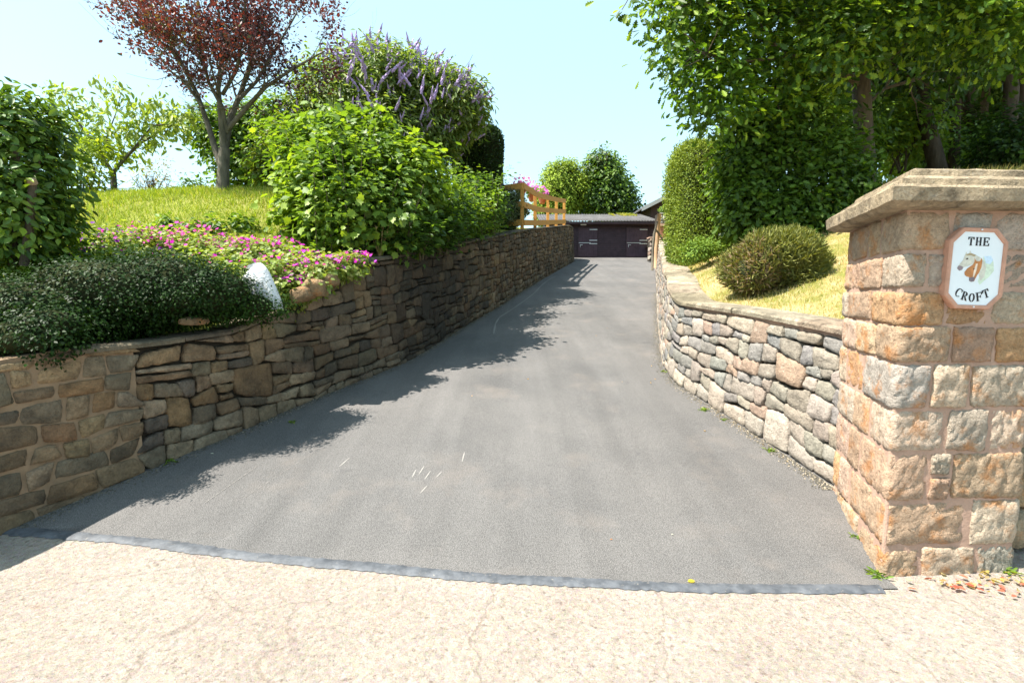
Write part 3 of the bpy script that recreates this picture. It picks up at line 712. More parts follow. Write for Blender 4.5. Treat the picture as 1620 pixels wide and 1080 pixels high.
def lcol(rng, P, cols, wts, freq=2.0, var=.18, seed=0):
    """leaf colours: each leaf its own, with drifts of one kind of growth or another over the plant"""
    cols = np.array(cols, float); n = len(P); w = np.cumsum(np.array(wts)/sum(wts))
    u = .55*rng.rand(n) + .45*(.5 + .5*np.clip(1.8*wob3(P, freq, seed), -1, 1)); i = np.searchsorted(w, np.clip(u, 0, .9999))
    c = cols[np.clip(i, 0, len(cols)-1)] * rng.uniform(1-var, 1+var, (n, 1)); return np.clip(c, .003, .9)
def wob3(P, f, seed):
    r = np.random.RandomState(seed+50); z = 0
    for i in range(6):
        k = unit(r.normal(size=3)) * f * r.uniform(.6, 1.8); z = z + np.sin(P @ k + r.uniform(0, 6.28))
    return z / 6
def blobs(rng, B, n, shell=.35, rough=.15, freq=3.0, seed=0, zmin=None, inner=.82):
    """points spread through the outer layer of a union of ellipsoids; returns points, outward normals"""
    B = np.array(B, float); wv = (B[:,3]*B[:,4]*B[:,5]) ** (2/3); P = []; Q = []; got = 0
    for _ in range(12):
        m_ = int((n - got) * 1.8) + 50; i = rng.choice(len(B), m_, p=wv/wv.sum()); d = unit(rng.normal(size=(m_, 3)))
        r = 1 - shell * rng.rand(m_) ** 1.4
        c = B[i, :3]; rad = B[i, 3:6]
        r = r * (1 + rough * wob3(c + d*rad, freq, seed) * 1.6)
        p = c + d*rad*r[:, None]; nn = unit(d/rad)
        keep = np.ones(m_, bool)
        for j in range(len(B)):
            q = (((p - B[j, :3])/B[j, 3:6])**2).sum(-1); keep &= ~((q < inner**2) & (i != j) & (rng.rand(m_) < .85))
        if zmin is not None: keep &= p[:, 2] > zmin(p[:, 0], p[:, 1])
        P.append(p[keep]); Q.append(nn[keep]); got += keep.sum()
        if got >= n: break
    return np.vstack(P)[:n], np.vstack(Q)[:n]
def foliage(name, rng, B, n, size, tmpl, mat, parent, cols, wts, shell=.35, rough=.15, freq=3., seed=0, zmin=None, cluster=0, crad=.12, up=.6, droop=.3, jit=.7, out=.7, cfreq=2., wscale=1., inner=.82, varsz=.3):
    if cluster:
        C, Cn = blobs(rng, B, max(1, n//cluster), shell, rough, freq, seed, zmin, inner)
        P = np.repeat(C, cluster, 0); Nn = np.repeat(Cn, cluster, 0); off = rng.normal(size=P.shape) * crad
        P = P + off; D = unit(off + Nn*.04) + rng.normal(size=P.shape)*.25
    else:
        P, Nn = blobs(rng, B, n, shell, rough, freq, seed, zmin, inner); D = rng.normal(size=P.shape) + Nn*.5
    n = len(P)
    D = D + np.array((0, 0, -droop))
    Nl = Nn*out + np.array((0, 0, up)) + rng.normal(size=P.shape)*jit*.55
    sz = size * rng.uniform(1-varsz, 1+varsz, n)
    return leaves(name, P, Nl, D, sz, tmpl, mat, parent, lcol(rng, P, cols, wts, cfreq, seed=seed), wscale=wscale)
def grow(rng, p, d, L, r, depth, out, tips, spread=.55, up=.12, kids=(2, 3), taper=.62, seg=4, wig=.12, lf=.72):
    p = np.array(p, float); d = unit(np.array(d, float)); pts = [p]; rad = [r]
    r1 = r * taper
    for i in range(seg):
        d = unit(d + rng.normal(size=3)*wig + np.array((0, 0, up))); p = p + d*L/seg; pts.append(p); rad.append(r + (r1-r)*(i+1)/seg)
        if depth <= 1: tips.append((p, d))
    out.append((pts, rad, depth))
    if depth == 0: tips.append((p, d)); return
    k = rng.randint(kids[0], kids[1]+1); a0 = rng.uniform(0, 6.28)
    ax = unit(np.cross(d, (.3, .2, .9))); bx = np.cross(d, ax)
    for i in range(k):
        a = a0 + 6.283*i/k + rng.uniform(-.4, .4); sp_ = spread*rng.uniform(.6, 1.3)
        dd = unit(d*math.cos(sp_) + (ax*math.cos(a) + bx*math.sin(a))*math.sin(sp_))
        base = pts[-1] if i == 0 or depth > 2 else pts[rng.randint(max(1, seg-2), seg+1)]
        grow(rng, base, dd, L*lf*rng.uniform(.8, 1.2), r1*rng.uniform(.7, .95), depth-1, out, tips, spread, up, kids, taper, seg, wig, lf)
def wood(name, segs, mat, parent, minr=.0, n0=8):
    b_ = MB()
    for pts, rad, dep in segs:
        if max(rad) < minr: continue
        b_.tube(pts, rad, n0 if dep >= 3 else (5 if dep >= 1 else 3), cap=False)
    return b_.build(name, mat, parent, True)
YG = (.19, .26, .028); LG = (.12, .2, .028); MG = (.065, .125, .022); DG = (.03, .065, .014); VD = (.018, .038, .01); OL = (.10, .12, .03)
def blobpx(L):
    "L: (px, py, Y, radius px x, radius px z, radius y m)"
    out = []
    for px, py, Y, rx, rz, ry in L:
        c = at(px, py, Y); out.append((c[0], c[1], c[2], rx*Y/FPX, ry, rz*Y/FPX))
    return out
def core(name, B, mat, parent, scale=.8, seed=0, rough=.1):
    "the dense twiggy inside of a clipped bush"
    b_ = MB()
    for (x, y, z, rx, ry, rz) in B:
        V = []; nu, nv = 14, 9
        for i in range(nv+1):
            th = math.pi*i/nv
            for j in range(nu):
                ph = 2*math.pi*j/nu; V.append((x + rx*scale*math.sin(th)*math.cos(ph), y + ry*scale*math.sin(th)*math.sin(ph), z + rz*scale*math.cos(th)))
        b_.add(V, [(i*nu+j, (i+1)*nu+j, (i+1)*nu+(j+1) % nu, i*nu+(j+1) % nu) for i in range(nv) for j in range(nu)])
    V = np.array(b_.V); V = V + unit(V - V.mean(0)) * (wob3(V, 5, seed)*rough)[:, None]
    b_.V = [tuple(v) for v in V]
    return b_.build(name, mat, parent, True)
M_TWIG = plain('twigs_inside', (.03, .035, .015), 1, 20, .4, .02, 40, .05)

# grass on the banks
def grassfield(name, rng, n, xf, yr, zf, hgt, cols, wts, label, wdt=.006, seed=0, dens=None):
    Y = rng.uniform(yr[0]**.5, yr[1]**.5, n)**2; X = xf(rng, Y)
    if dens is not None:
        k = rng.rand(n) < dens(X, Y); X = X[k]; Y = Y[k]
    n = len(X); P = np.stack([X, Y, zf(X, Y) - .01], -1)
    D = np.stack([rng.normal(size=n)*.5, rng.normal(size=n)*.5, np.ones(n)], -1); Nn = rng.normal(size=(n, 3)); Nn[:, 2] *= .3
    sz = hgt*rng.uniform(.5, 1.4, n)*(1 + .35*wob(X, Y, 2.5, seed))
    o = leaves(name, P, Nn, D, sz, BLADE, M_GRASS, None, lcol(rng, P, cols, wts, 1.6, seed=seed), wscale=wdt/hgt*(1+Y*.12))
    o['kind'] = 'stuff'; o['label'] = label; return o
rg = np.random.RandomState(21)
grassfield('grass', rg, 90000, lambda r, Y: Lx(Y) - .5 - r.uniform(0, 1, len(Y))**1.2*(3 + Y*.75), (5.2, 12.5), zl, .085, [(.30, .34, .04), (.22, .29, .03), (.36, .34, .09), (.14, .2, .025)], [3, 3, 1.6, 1.5], 'sunlit lawn on the mound above the left wall', .007, 1)
grassfield('grass', rg, 52000, lambda r, Y: Rx(Y) + .42 + r.uniform(0, 1, len(Y))**1.2*(1 + Y*.42), (4.0, 11), zr, .042, [(.58, .44, .22), (.46, .36, .14), (.24, .26, .06), (.62, .52, .32)], [3, 2.2, 1.3, 2], 'dry straw coloured grass behind the right wall', .0045, 2)
grassfield('woodland_grass', rg, 20000, lambda r, Y: Rx(Y) + 3.0 + r.uniform(0, 1, len(Y))*(2 + Y*.45), (7, 14), zr, .16, [(.42, .33, .13), (.3, .25, .08), (.17, .17, .05)], [3, 2, 1.5], 'tall dry grass on the woodland floor under the oak', .009, 3)

# ------------------------------------------------------------------ left side planting
# laurel at the frame edge
rs = np.random.RandomState(31)
t_ = thing('laurel_bush', (-4.75, 4.6, 1.3), 'tall glossy laurel bush with sawn stumps rising above the dark creeping shrub', 'bush')
B = blobpx([(-30, 215, 4.7, 92, 70, .5), (20, 260, 4.6, 72, 95, .5), (-40, 350, 4.6, 112, 95, .55), (30, 345, 4.5, 62, 80, .4), (40, 190, 4.7, 45, 40, .35), (-120, 280, 4.8, 90, 150, .6)])
zmn = lambda x, y: zl(x, y) - .02
foliage('foliage', rs, B, 13500, .080, OVAL, M_GLOSS, t_, [DG, MG, LG, (.22, .3, .03)], [1.4, 2.2, 2.6, 3], .5, .16, 4, 1, zmn, cluster=6, crad=.07, up=.6, droop=.25, inner=.7, wscale=.85)
sg_ = []
for (x0, y0, x1, y1, Y, r) in ((20, 420, 25, 230, 4.45, .03), (38, 420, 52, 290, 4.35, .035), (0, 420, -20, 200, 4.6, .035), (30, 400, 62, 250, 4.6, .02), (10, 420, 18, 300, 4.55, .03)):
    a = at(x0, y0, Y); b_ = at(x1, y1, Y); sg_.append(([a, (a+b_)/2 + rs.normal(size=3)*.02, b_], [r, r*.9, r*.8], 3))
wood('stem', sg_, M_BARK, t_)
for px, py in ((52, 288),):
    b_ = MB(); a = at(px, py+3, 4.34); b_.tube([a, a + np.array((.005, -.02, .035))], [.037, .034], 9); b_.build('sawn_stump', plain('cut_wood', (.33, .22, .13), .9, 30, .2, .002), t_)
# cotoneaster
t_ = thing('cotoneaster_shrub', (-3.5, 4.1, 1.15), 'dense dark small-leaved creeping shrub spilling over the near end of the left wall', 'shrub')
B = blobpx([(40, 500, 3.95, 135, 72, .5), (-90, 500, 3.85, 120, 80, .5), (150, 462, 4.25, 125, 66, .45), (250, 456, 4.45, 110, 62, .42), (330, 462, 4.65, 80, 46, .38), (398, 482, 4.85, 56, 24, .3), (250, 500, 4.6, 80, 24, .22), (330, 496, 4.75, 60, 20, .2), (70, 515, 3.6, 60, 34, .22), (-260, 530, 3.0, 120, 45, .3), (-400, 560, 2.75, 120, 36, .25), (30, 535, 3.5, 75, 36, .18), (-60, 540, 3.45, 75, 40, .18)])
foliage('foliage', rs, B, 62000, .026, KITE, M_COTO, t_, [(.010, .026, .004), (.018, .045, .006), (.035, .08, .008), (.12, .16, .03)], [3.4, 4, 2.6, .8], .34, .3, 6, 3, None, cluster=9, crad=.035, up=.65, droop=.1, inner=.8, wscale=1.3)
core('twig_mass', [b0 for b0 in B], M_TWIG, t_, .76, 4, .05)
# flower bed : individual geranium clumps
M_SACK = plain('woven_plastic', (.62, .63, .64), .55, 3, .12, .02, 12)
def flowers(parent, rng, P, size, cols, name='flower_head', tilt=.5):
    n = len(P); Nn = np.stack([rng.normal(size=n)*tilt, rng.normal(size=n)*tilt - .35, np.ones(n)*.8], -1); D = rng.normal(size=(n, 3))
    c = np.array(cols)[rng.randint(0, len(cols), n)] * rng.uniform(.8, 1.2, (n, 1))
    o = leaves(name, P, Nn, D, size*rng.uniform(.8, 1.25, n), FLOWER, M_PETAL, parent, c); o['kind'] = 'stuff'; return o
MAG = [(.60, .03, .36), (.50, .02, .40), (.66, .07, .34)]; PUR = [(.20, .02, .34), (.16, .02, .28), (.36, .03, .46)]
spots = [(118, 385, 5.2, .36, 'P'), (150, 372, 5.5, .3, 'P'), (175, 378, 5.7, .32, 'X'), (205, 372, 5.9, .34, 'X'), (240, 372, 6.1, .36, 'M'), (285, 372, 6.2, .36, 'M'), (330, 378, 6.1, .38, 'M'), (370, 385, 6.2, .38, 'M'),
         (405, 392, 6.1, .36, 'M'), (435, 388, 6.3, .38, 'M'), (200, 402, 5.2, .34, 'N'), (250, 400, 5.3, .36, 'm'), (300, 402, 5.4, .38, 'm'), (345, 408, 5.4, .36, 'm'), (390, 412, 5.5, .36, 'm'), (430, 420, 5.6, .34, 'm'),
         (470, 410, 5.9, .36, 'M'), (500, 418, 5.85, .34, 'M'), (530, 420, 6.0, .30, 'M'), (482, 440, 5.62, .28, 'M'), (455, 455, 5.5, .2, 'N'), (90, 400, 5.0, .34, 'P'), (555, 425, 6.1, .2, 'M'), (445, 432, 5.7, .3, 'm')]
flab = {'P': 'dark leafy plant with deep purple flowers beside the laurel', 'X': 'geranium clump with purple and magenta flowers at the top of the bed', 'M': 'magenta geranium clump crowded with blooms in the flower bed', 'm': 'pale green geranium clump with few pink blooms behind the creeping shrub', 'N': 'low green clump without blooms in the flower bed'}
flab2 = []
for i, (px, py, Y, r, kd) in enumerate(spots):
    rf = np.random.RandomState(100+i); c = at(px, py, Y); x, y = c[0], c[1]; z0 = float(zl(x, y)) - .02
    if kd == 'N' and px > 400: lb = 'low green clump beside the loose stones by the wall'
    elif px >= 530: lb = 'magenta geranium clump spilling over the wall where its coping steps up' if px > 540 else 'magenta geranium clump just left of where the coping steps up'
    else: lb = flab[kd]
    top = max(c[2] + .1, z0 + .22); h_ = top - z0
    if lb == flab[kd]:
        same = sorted(q[0] for q in spots if q[4] == kd and (kd != 'M' or q[0] < 530) and (kd != 'N' or q[0] < 400)); k_ = same.index(px)
        if len(same) > 1: lb = {'P': 'dark leafy plant with deep purple flowers, ', 'X': 'geranium clump mixing purple and magenta flowers, ', 'M': 'magenta geranium clump full of blooms, ', 'm': 'pale green geranium clump with few pink blooms, ', 'N': ''}[kd] + ['nearest', 'second nearest', 'third nearest', 'fourth nearest', 'fifth nearest', 'sixth nearest', 'seventh nearest', 'eighth nearest', 'ninth nearest'][k_] + ' to the laurel bush'
    f_ = thing('flowering_plant', (x, y, z0), lb, 'plant', {'P': 'purple flowered plants by the laurel', 'X': 'mixed geraniums at the top of the bed', 'M': 'magenta geraniums in the bed', 'm': 'pale geraniums behind the creeping shrub', 'N': 'green clumps in the bed'}[kd] if 'spill' not in lb and 'step' not in lb and 'loose' not in lb else None)
    BB = [(x, y, z0 + h_*.42, r*1.05, r*.9, h_*.55)]
    cl = [MG, LG, DG] if kd == 'P' else [(.26, .32, .08), (.2, .27, .06), (.33, .35, .12), LG]
    foliage('foliage', rf, BB, 900, .045, MAPLE if kd != 'P' else OVAL, M_LEAF, f_, cl, [3, 3, 1.5, 1][:len(cl)], .6, .25, 8, i, None, cluster=5, crad=.04, up=.7)
    nf = {'P': 22, 'X': 46, 'M': 58, 'm': 14, 'N': 0}[kd]
    if nf:
        FP, FN = blobs(rf, BB, nf*3, .1, .3, 9, i); k_ = (FP[:, 2] > z0 + h_*.45) & ((FP[:, 1] < y + .1) | (FP[:, 2] > z0+h_*.75)); FP = FP[k_][:nf] + FN[k_][:nf]*.03
        if len(FP): flowers(f_, rf, FP, .046, PUR if kd == 'P' else (PUR + MAG if kd == 'X' else MAG + ([PUR[2]] if px > 440 else [])))
# leafy plants at the lawn's edge
for i, (px, py, Y) in enumerate(((305, 352, 7.0), (345, 350, 7.1), (385, 348, 7.2), (265, 352, 7.1))):
    c = at(px, py, Y); f_ = thing('leafy_plant', (c[0], c[1], float(zl(c[0], c[1]))), ['second', 'third', 'fourth', 'first'][i] + ' low leafy plant along the lawn edge counted from the laurel', 'plant', 'leafy plants along the lawn edge')
    foliage('foliage', np.random.RandomState(400+i), [(c[0], c[1], float(zl(c[0], c[1]))+.1, .2, .2, .16)], 160, .075, OVAL, M_LEAF, f_, [LG, MG], [1, 1], .7, .2, 6, i, None, up=.9)
# sack
sk = thing('plastic_sack', tuple(at(408, 455, 5.0)), 'crumpled white plastic sack standing between the creeping shrub and the flowers', 'sack')
NB = 16; prof_ = [(-.24, 1.0), (-.15, 1.08), (-.03, 1.02), (.06, .9), (.115, .7), (.15, .42)]; V = []
c = at(408, 448, 4.85); r5 = np.random.RandomState(9)
for iz, (z, s_) in enumerate(prof_):
    for k in range(NB):
        a = 2*math.pi*k/NB; rx = .15*s_*(1+.06*math.sin(3*a+iz)); ry = .075*s_*(1+.1*math.sin(5*a+iz*1.3))
        V.append((c[0] + rx*math.cos(a) - .32*z, c[1] + ry*math.sin(a), c[2] + z + r5.uniform(-.006, .006) + .06*math.cos(a)*(iz > 2)))
F = [(i*NB+j, i*NB+(j+1) % NB, (i+1)*NB+(j+1) % NB, (i+1)*NB+j) for i in range(len(prof_)-1) for j in range(NB)] + [tuple((len(prof_)-1)*NB+j for j in range(NB))]
bag = obj('bag', V, F, M_SACK, sk, True); sm = bag.modifiers.new('s', 'SUBSURF'); sm.levels = sm.render_levels = 1
b_ = MB(); tp = np.mean(V[-NB:], 0)
b_.add([tuple(tp+np.array(q)) for q in ((-.06, .01, -.015), (.05, .01, .0), (.035, .0, .045), (.0, -.01, .028), (-.04, .0, .02))]+[tuple(tp+np.array(q)+np.array((0, .012, 0))) for q in ((-.06, .01, -.015), (.05, .01, .0), (.035, .0, .045), (.0, -.01, .028), (-.04, .0, .02))], [(0,1,2,3,4), (9,8,7,6,5)]+[(j, 5+j, 5+(j+1) % 5, (j+1) % 5) for j in range(5)])
b_.build('folded_mouth', M_SACK, sk)
# loose stones lying on the wall
for i, (px, py, Y, w_, h_, lb) in enumerate(((497, 455, 5.45, .13, .10, 'large buff block of stone lying highest of the loose stones beside the sloping coping'), (475, 466, 5.35, .12, .085, 'rounded brown stone between the creeping shrub and the larger loose block'), (453, 440, 5.7, .09, .07, 'small reddish stone half hidden behind the loose stones under the flowers'), (518, 444, 5.6, .09, .07, 'pale stone tucked under the magenta flowers behind the coping'), (300, 508, 4.35, .085, .035, 'flat weathered stone lying on the coping under the creeping shrub'))):
    c = at(px, py, Y); r5 = np.random.RandomState(60+i)
    st = thing('loose_stone', (c[0], c[1], c[2]-h_), lb, 'stone')
    cs = [(-w_, -h_), (w_, -h_*.8), (w_*.8, h_), (-w_*.7, h_*.9)]; rot = r5.uniform(-.4, .4)
    cs = [(x*math.cos(rot)-y*math.sin(rot), x*math.sin(rot)+y*math.cos(rot)) for x, y in cs]
    V, F = stone_verts(cs, lambda u, v, d: np.stack([c[0] + u, c[1] - d + 0*u, c[2] + v], -1), r5, 9, 8, .07, .6, .006, .16, 0)
    st_o = obj('boulder', V, F, M_PSTONE, None, True, np.array((.30, .2, .11)))
    bpy.data.objects.remove(st); st_o.name = 'loose_stone'; tag(st_o, lb, 'stone', None, 'thing')
# bright shrub, raspberry canes
rs = np.random.RandomState(41)
t_ = thing('leafy_shrub', (-2.3, 7.6, 2.2), 'large bright yellow-green leafy shrub bulging over the wall beyond the flower bed', 'shrub')
B = blobpx([(478, 335, 7.4, 30, 50, .5), (508, 290, 7.6, 36, 60, .7), (556, 275, 7.8, 56, 66, .8), (600, 245, 8.0, 34, 40, .5), (545, 345, 7.2, 62, 58, .6), (590, 330, 7.5, 68, 70, .7), (640, 300, 8.0, 60, 60, .7), (478, 240, 8.2, 30, 40, .5), (598, 205, 8.0, 14, 26, .2), (548, 200, 8.0, 20, 24, .25), (640, 245, 8.0, 20, 26, .25), (505, 200, 8.0, 22, 22, .25), (640, 350, 7.9, 55, 50, .5)])
foliage('foliage', rs, B, 13500, .088, MAPLE, M_LEAF, t_, [(.22, .31, .03), LG, (.16, .24, .05), MG], [3, 3, 1.6, .9], .55, .34, 4.5, 5, lambda x, y: zl(x, y)-.05, cluster=7, crad=.11, up=.75, droop=.25, inner=.72, varsz=.45, wscale=1.1)
sg_ = []
for i in range(26):
    a = at(rs.uniform(470, 640), 395, 7.4+rs.uniform(0, .6)); b2 = a + np.array((rs.uniform(-.4, .4), rs.uniform(-.3, .3), rs.uniform(.8, 1.5))); a[2] = zl(a[0], a[1])-.1
    sg_.append(([a, (a+b2)/2+rs.normal(size=3)*.05, b2], [.012, .009, .005], 1))
wood('stem', sg_, M_STEM, t_)
canes = [(632, 395, 232, 7.9, 'tall canes on the drive side of the bright shrub reaching up before the buddleja'), (575, 400, 200, 7.7, 'highest bright canes in the middle of the shrub mass'),
         (498, 400, 205, 7.6, 'tall loose canes at the laurel side of the bright shrub'), (520, 400, 190, 7.9, 'tall loose canes in front of the ornamental grass tuft in the bright shrub'), (560, 410, 225, 7.0, 'leafy canes standing in front of the bright shrub above the dry stalks'),
         (600, 395, 215, 7.4, 'tall raspberry cane clump standing proud at the middle of the bright shrub'), (672, 372, 262, 8.6, 'raspberry canes just right of the bright shrub'), (712, 365, 268, 9.6, 'raspberry canes in front of the dark clipped yew, nearest the bright shrub'),
         (742, 358, 285, 10.6, 'raspberry canes over the wall below the dark yew'), (772, 352, 262, 12.0, 'upright raspberry cane clump against the right edge of the dark yew'), (690, 395, 320, 8.4, 'low dark raspberry canes leaning over the wall below the purple bush'), (640, 400, 330, 7.5, 'shaded low raspberry canes at the foot of the bright shrub')]
for i, (px, pb_, pt, Y, lb) in enumerate(canes):
    rc = np.random.RandomState(500+i); a0 = at(px, pb_, Y); x, y = a0[0], a0[1]; xm = float(Lx(y)) - .15; x = min(x, xm); z0 = float(zl(x, y))
    tz = at(px, pt, Y)[2]; h_ = tz - z0
    f_ = thing('raspberry_clump', (x, y, z0), lb, 'shrub')
    P = []; sg_ = []
    for k in range(18):
        bx = x + rc.uniform(-.35, .3); by = y + rc.uniform(-.45, .45); hh = h_*rc.uniform(.6, 1.12); lean = rc.uniform(-.25, .3, 2)
        q = [np.array((bx+lean[0]*t*t, by+lean[1]*t*t, z0 - .05 + hh*t*(1-.1*t))) for t in np.linspace(0, 1, 6)]; sg_.append((q, list(np.linspace(.008, .003, 6)), 1))
        for t in np.linspace(.12, 1, 15):
            pp = np.array((bx+lean[0]*t*t, by+lean[1]*t*t, z0+hh*t*(1-.1*t)))
            for e in range(6): P.append(pp + rc.normal(size=3)*np.array((.1, .1, .04)))
    P = np.array(P); D = unit(P - np.array((x, y, 0))*np.array((1, 1, 0)) - P*np.array((0, 0, 1)) + rc.normal(size=P.shape)*.2) + np.array((0, 0, -.35)); Nl = rc.normal(size=P.shape)*.4 + np.array((0, -.1, 1))
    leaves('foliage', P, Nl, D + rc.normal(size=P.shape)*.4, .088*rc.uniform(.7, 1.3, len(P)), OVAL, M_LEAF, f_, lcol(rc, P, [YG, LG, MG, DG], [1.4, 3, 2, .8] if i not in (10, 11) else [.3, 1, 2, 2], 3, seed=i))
    wood('cane', sg_, M_STEM, f_)
# low skirt shrub under the yew to fill behind the wall
t_ = thing('undergrowth_shrub', (-.6, 11, 2.8), 'dark low shrub filling the ground between the wall top and the clipped yew', 'shrub')
B = blobpx([(690, 340, 9.6, 60, 42, .7), (735, 330, 11.6, 42, 48, .8), (770, 335, 13.2, 30, 35, .7), (655, 365, 8.4, 50, 30, .4)])
foliage('foliage', rs, B, 7000, .085, OVAL, M_LEAF, t_, [DG, MG, VD, LG], [3, 2, 1, .8], .6, .25, 4, 7, None, cluster=5, crad=.1, up=.6)
# ornamental grass tuft
t_ = thing('ornamental_grass', tuple(at(530, 260, 8.6)), 'arching tuft of blue-green ornamental grass above the bright shrub', 'grass')
c = at(527, 250, 8.6); n = 420; a = rs.uniform(0, 6.28, n); D = np.stack([np.cos(a)*.6, np.sin(a)*.6, np.ones(n)*1.1], -1); P = np.tile(c, (n, 1)) + rs.normal(size=(n, 3))*.06
o = leaves('blade', P, np.stack([np.cos(a), np.sin(a), np.ones(n)*.2], -1)*-1, D, rs.uniform(.45, .9, n), BLADE2, M_GRASS, t_, lcol(rs, P, [(.14, .2, .1), (.2, .26, .14)], [1, 1]), wscale=.018); o['kind'] = 'stuff'
# buddleja
rs = np.random.RandomState(51)
t_ = thing('buddleja_bush', (-3.4, 13, 3.4), 'big buddleja bush covered in purple flower spikes against the sky', 'bush')
B = blobpx([(545, 165, 12.6, 66, 60, 1.1), (610, 140, 12.8, 62, 50, 1.2), (675, 170, 13.0, 60, 52, 1.2), (725, 175, 13.2, 36, 42, .9), (495, 195, 12.4, 36, 48, .8), (600, 215, 12.6, 90, 55, 1.2), (672, 222, 13.0, 52, 42, 1.0), (555, 112, 12.8, 34, 26, .7), (640, 112, 13, 36, 26, .7), (595, 98, 13, 30, 22, .6), (690, 130, 13, 30, 24, .6), (738, 165, 13.1, 24, 26, .6), (520, 140, 12.6, 26, 24, .6)])
foliage('foliage', rs, B, 30000, .15, NARROW, M_LEAF, t_, [(.17, .22, .05), (.10, .16, .03), (.2, .26, .07), OL], [2.4, 2.6, 2.2, 1.2], .4, .3, 3.5, 8, None, cluster=7, crad=.13, up=.5, droop=.4, inner=.78, wscale=1.25)
segs = []; tips = []
for k in range(7): grow(rs, at(rs.uniform(560, 680), 300, 12.9), (rs.uniform(-.5, .5), rs.uniform(-.3, .3), 1), 1.1, .05, 3, segs, tips, .45)
wood('stem', segs, M_BARK, t_)
def spike_mesh():
    b_ = MB(); r5 = np.random.RandomState(2); L = 1.0; V = []; n = 6; rings = 7
    for i in range(rings):
        t = i/(rings-1); r = .11*(math.sin(math.pi*min(1, t*.85+.15))**.7)*(1-.55*t)
        for k in range(n):
            a = 6.283*k/n + .5*i; rr_ = r*(1.25 if (i+k) % 2 else .75); V.append((rr_*math.cos(a), rr_*math.sin(a), t*L))
    F = [(i*n+k, i*n+(k+1) % n, (i+1)*n+(k+1) % n, (i+1)*n+k) for i in range(rings-1) for k in range(n)]
    me = bpy.data.meshes.new('flower_spike'); me.from_pydata(V, [], F); me.materials.append(M_SPIKE); return me
M_SPIKE = plain('lilac_floret', (.46, .34, .62), .8, 30, .35, .01, 60)
sm_ = spike_mesh()
SP, SN = blobs(rs, B, 1400, .06, .22, 3, 8); rank = SP[:, 0]*.5 + SP[:, 2]*.5 - .8*SP[:, 1] + rs.normal(size=len(SP))*1.0
k_ = np.argsort(-rank); SP = SP[k_][:290]; SN = SN[k_][:290]
for p_, n_ in zip(SP, SN):
    o = link('flower_spike', sm_, p_ + n_*.04, t_); d = Vector((n_[0]*.8 + rs.normal()*.3, n_[1]*.5 + rs.normal()*.2, .55 + abs(rs.normal())*.3)); o.rotation_euler = d.to_track_quat('Z', 'Y').to_euler()
    s_ = rs.uniform(.2, .42); o.scale = (s_, s_, s_)
# dark clipped yew : rounded box of fine needles
def clipped(name, label, cat, cx, cy, z0, z1, rx, ry, n, size, cols, wts, seed, pw=4.0, taper=.0, top=.35, rough=.03, mat=None, cscale=.93):
    rc = np.random.RandomState(seed); f_ = thing(name, (cx, cy, z0), label, cat)
    def surf_(th, v):
        c_, s_ = np.cos(th), np.sin(th); r = (np.abs(c_)**pw + np.abs(s_)**pw)**(-1/pw)
        k = np.where(v > 1-top, np.sqrt(np.clip(1 - ((v-(1-top))/top)**2, 0, 1))**.75, 1.0)*(1 - taper*v)
        k = k*np.where(v < .15, .86+.14*np.clip(v, 0, .15)/.15, 1)
        return np.stack([cx + rx*c_*r*k, cy + ry*s_*r*k, z0 + (z1-z0)*v*np.ones_like(th)], -1)
    th = rc.uniform(0, 6.283, n); v = 1 - np.abs(rc.rand(n) - .0)*1.0; extra = rc.rand(n) < .18; v = np.where(extra, 1 - top*rc.rand(n)**2.2*.5, v)
    P = surf_(th, v); cpt = np.array((cx, cy, z0 + (z1-z0)*.5)); e = 1e-3
    a = surf_(th+e, v)-P; b2 = surf_(th, np.clip(v+e, 0, .99999))-P; Nn = unit(np.cross(a, b2)); fl = ((P-cpt)*Nn).sum(-1) < 0; Nn[fl] *= -1
    P = P + Nn*(rough*(1.5*wob3(P, 5, seed) + rc.normal(size=n)*.6 - .5*rc.rand(n)))[:, None]
    D = Nn*1.0 + rc.normal(size=P.shape)*.6 + np.array((0, 0, .5)); Nl = Nn*.2 + rc.normal(size=P.shape)*.6 + np.array((0, 0, .35))
    leaves('foliage', P, Nl, D, size*rc.uniform(.7, 1.3, n), KITE, mat or M_NEEDLE, f_, lcol(rc, P, cols, wts, 3, seed=seed))
    T, Vv = np.meshgrid(np.linspace(0, 6.283, 25)[:-1], np.linspace(0, .985, 14)); Q = surf_(T.ravel(), Vv.ravel()); Q = cpt + (Q-cpt)*cscale
    F = [(i*24+j, i*24+(j+1) % 24, (i+1)*24+(j+1) % 24, (i+1)*24+j) for i in range(13) for j in range(24)] + [tuple(13*24+j for j in range(24))]
    obj('twig_mass', Q, F, M_TWIG, f_, True)
    b_ = MB(); b_.tube([(cx, cy, z0-.3), (cx, cy, z0+.4)], [.1, .08], 8); b_.build('trunk', M_BARK, f_, True)
    return f_
yb = at(764, 330, 14.8)
clipped('clipped_yew', 'tall dark clipped yew with a rounded top corner between the buddleja and the fence', 'hedge', yb[0]-.15, 15.2, 2.9, float(at(765, 196, 14.8)[2]), .68, .75, 34000, .06, [VD, DG, (.04, .07, .015)], [3, 2, 1], 61, 5, 0, .12, .03)
vs = at(806, 330, 15.2)
t_ = thing('variegated_shrub', (vs[0], vs[1], vs[2]-.6), 'round grey-green variegated shrub on the wall beside the timber fence', 'shrub')
foliage('foliage', rs, blobpx([(806, 330, 15.2, 24, 34, .5)]), 9000, .05, KITE, M_LEAF, t_, [(.1, .14, .06), (.2, .24, .14), DG], [3, 1.2, 2], .3, .12, 5, 3, None, cluster=6, crad=.05, wscale=1.3)
core('twig_mass', blobpx([(806, 330, 15.2, 24, 34, .5)]), M_TWIG, t_, .75)
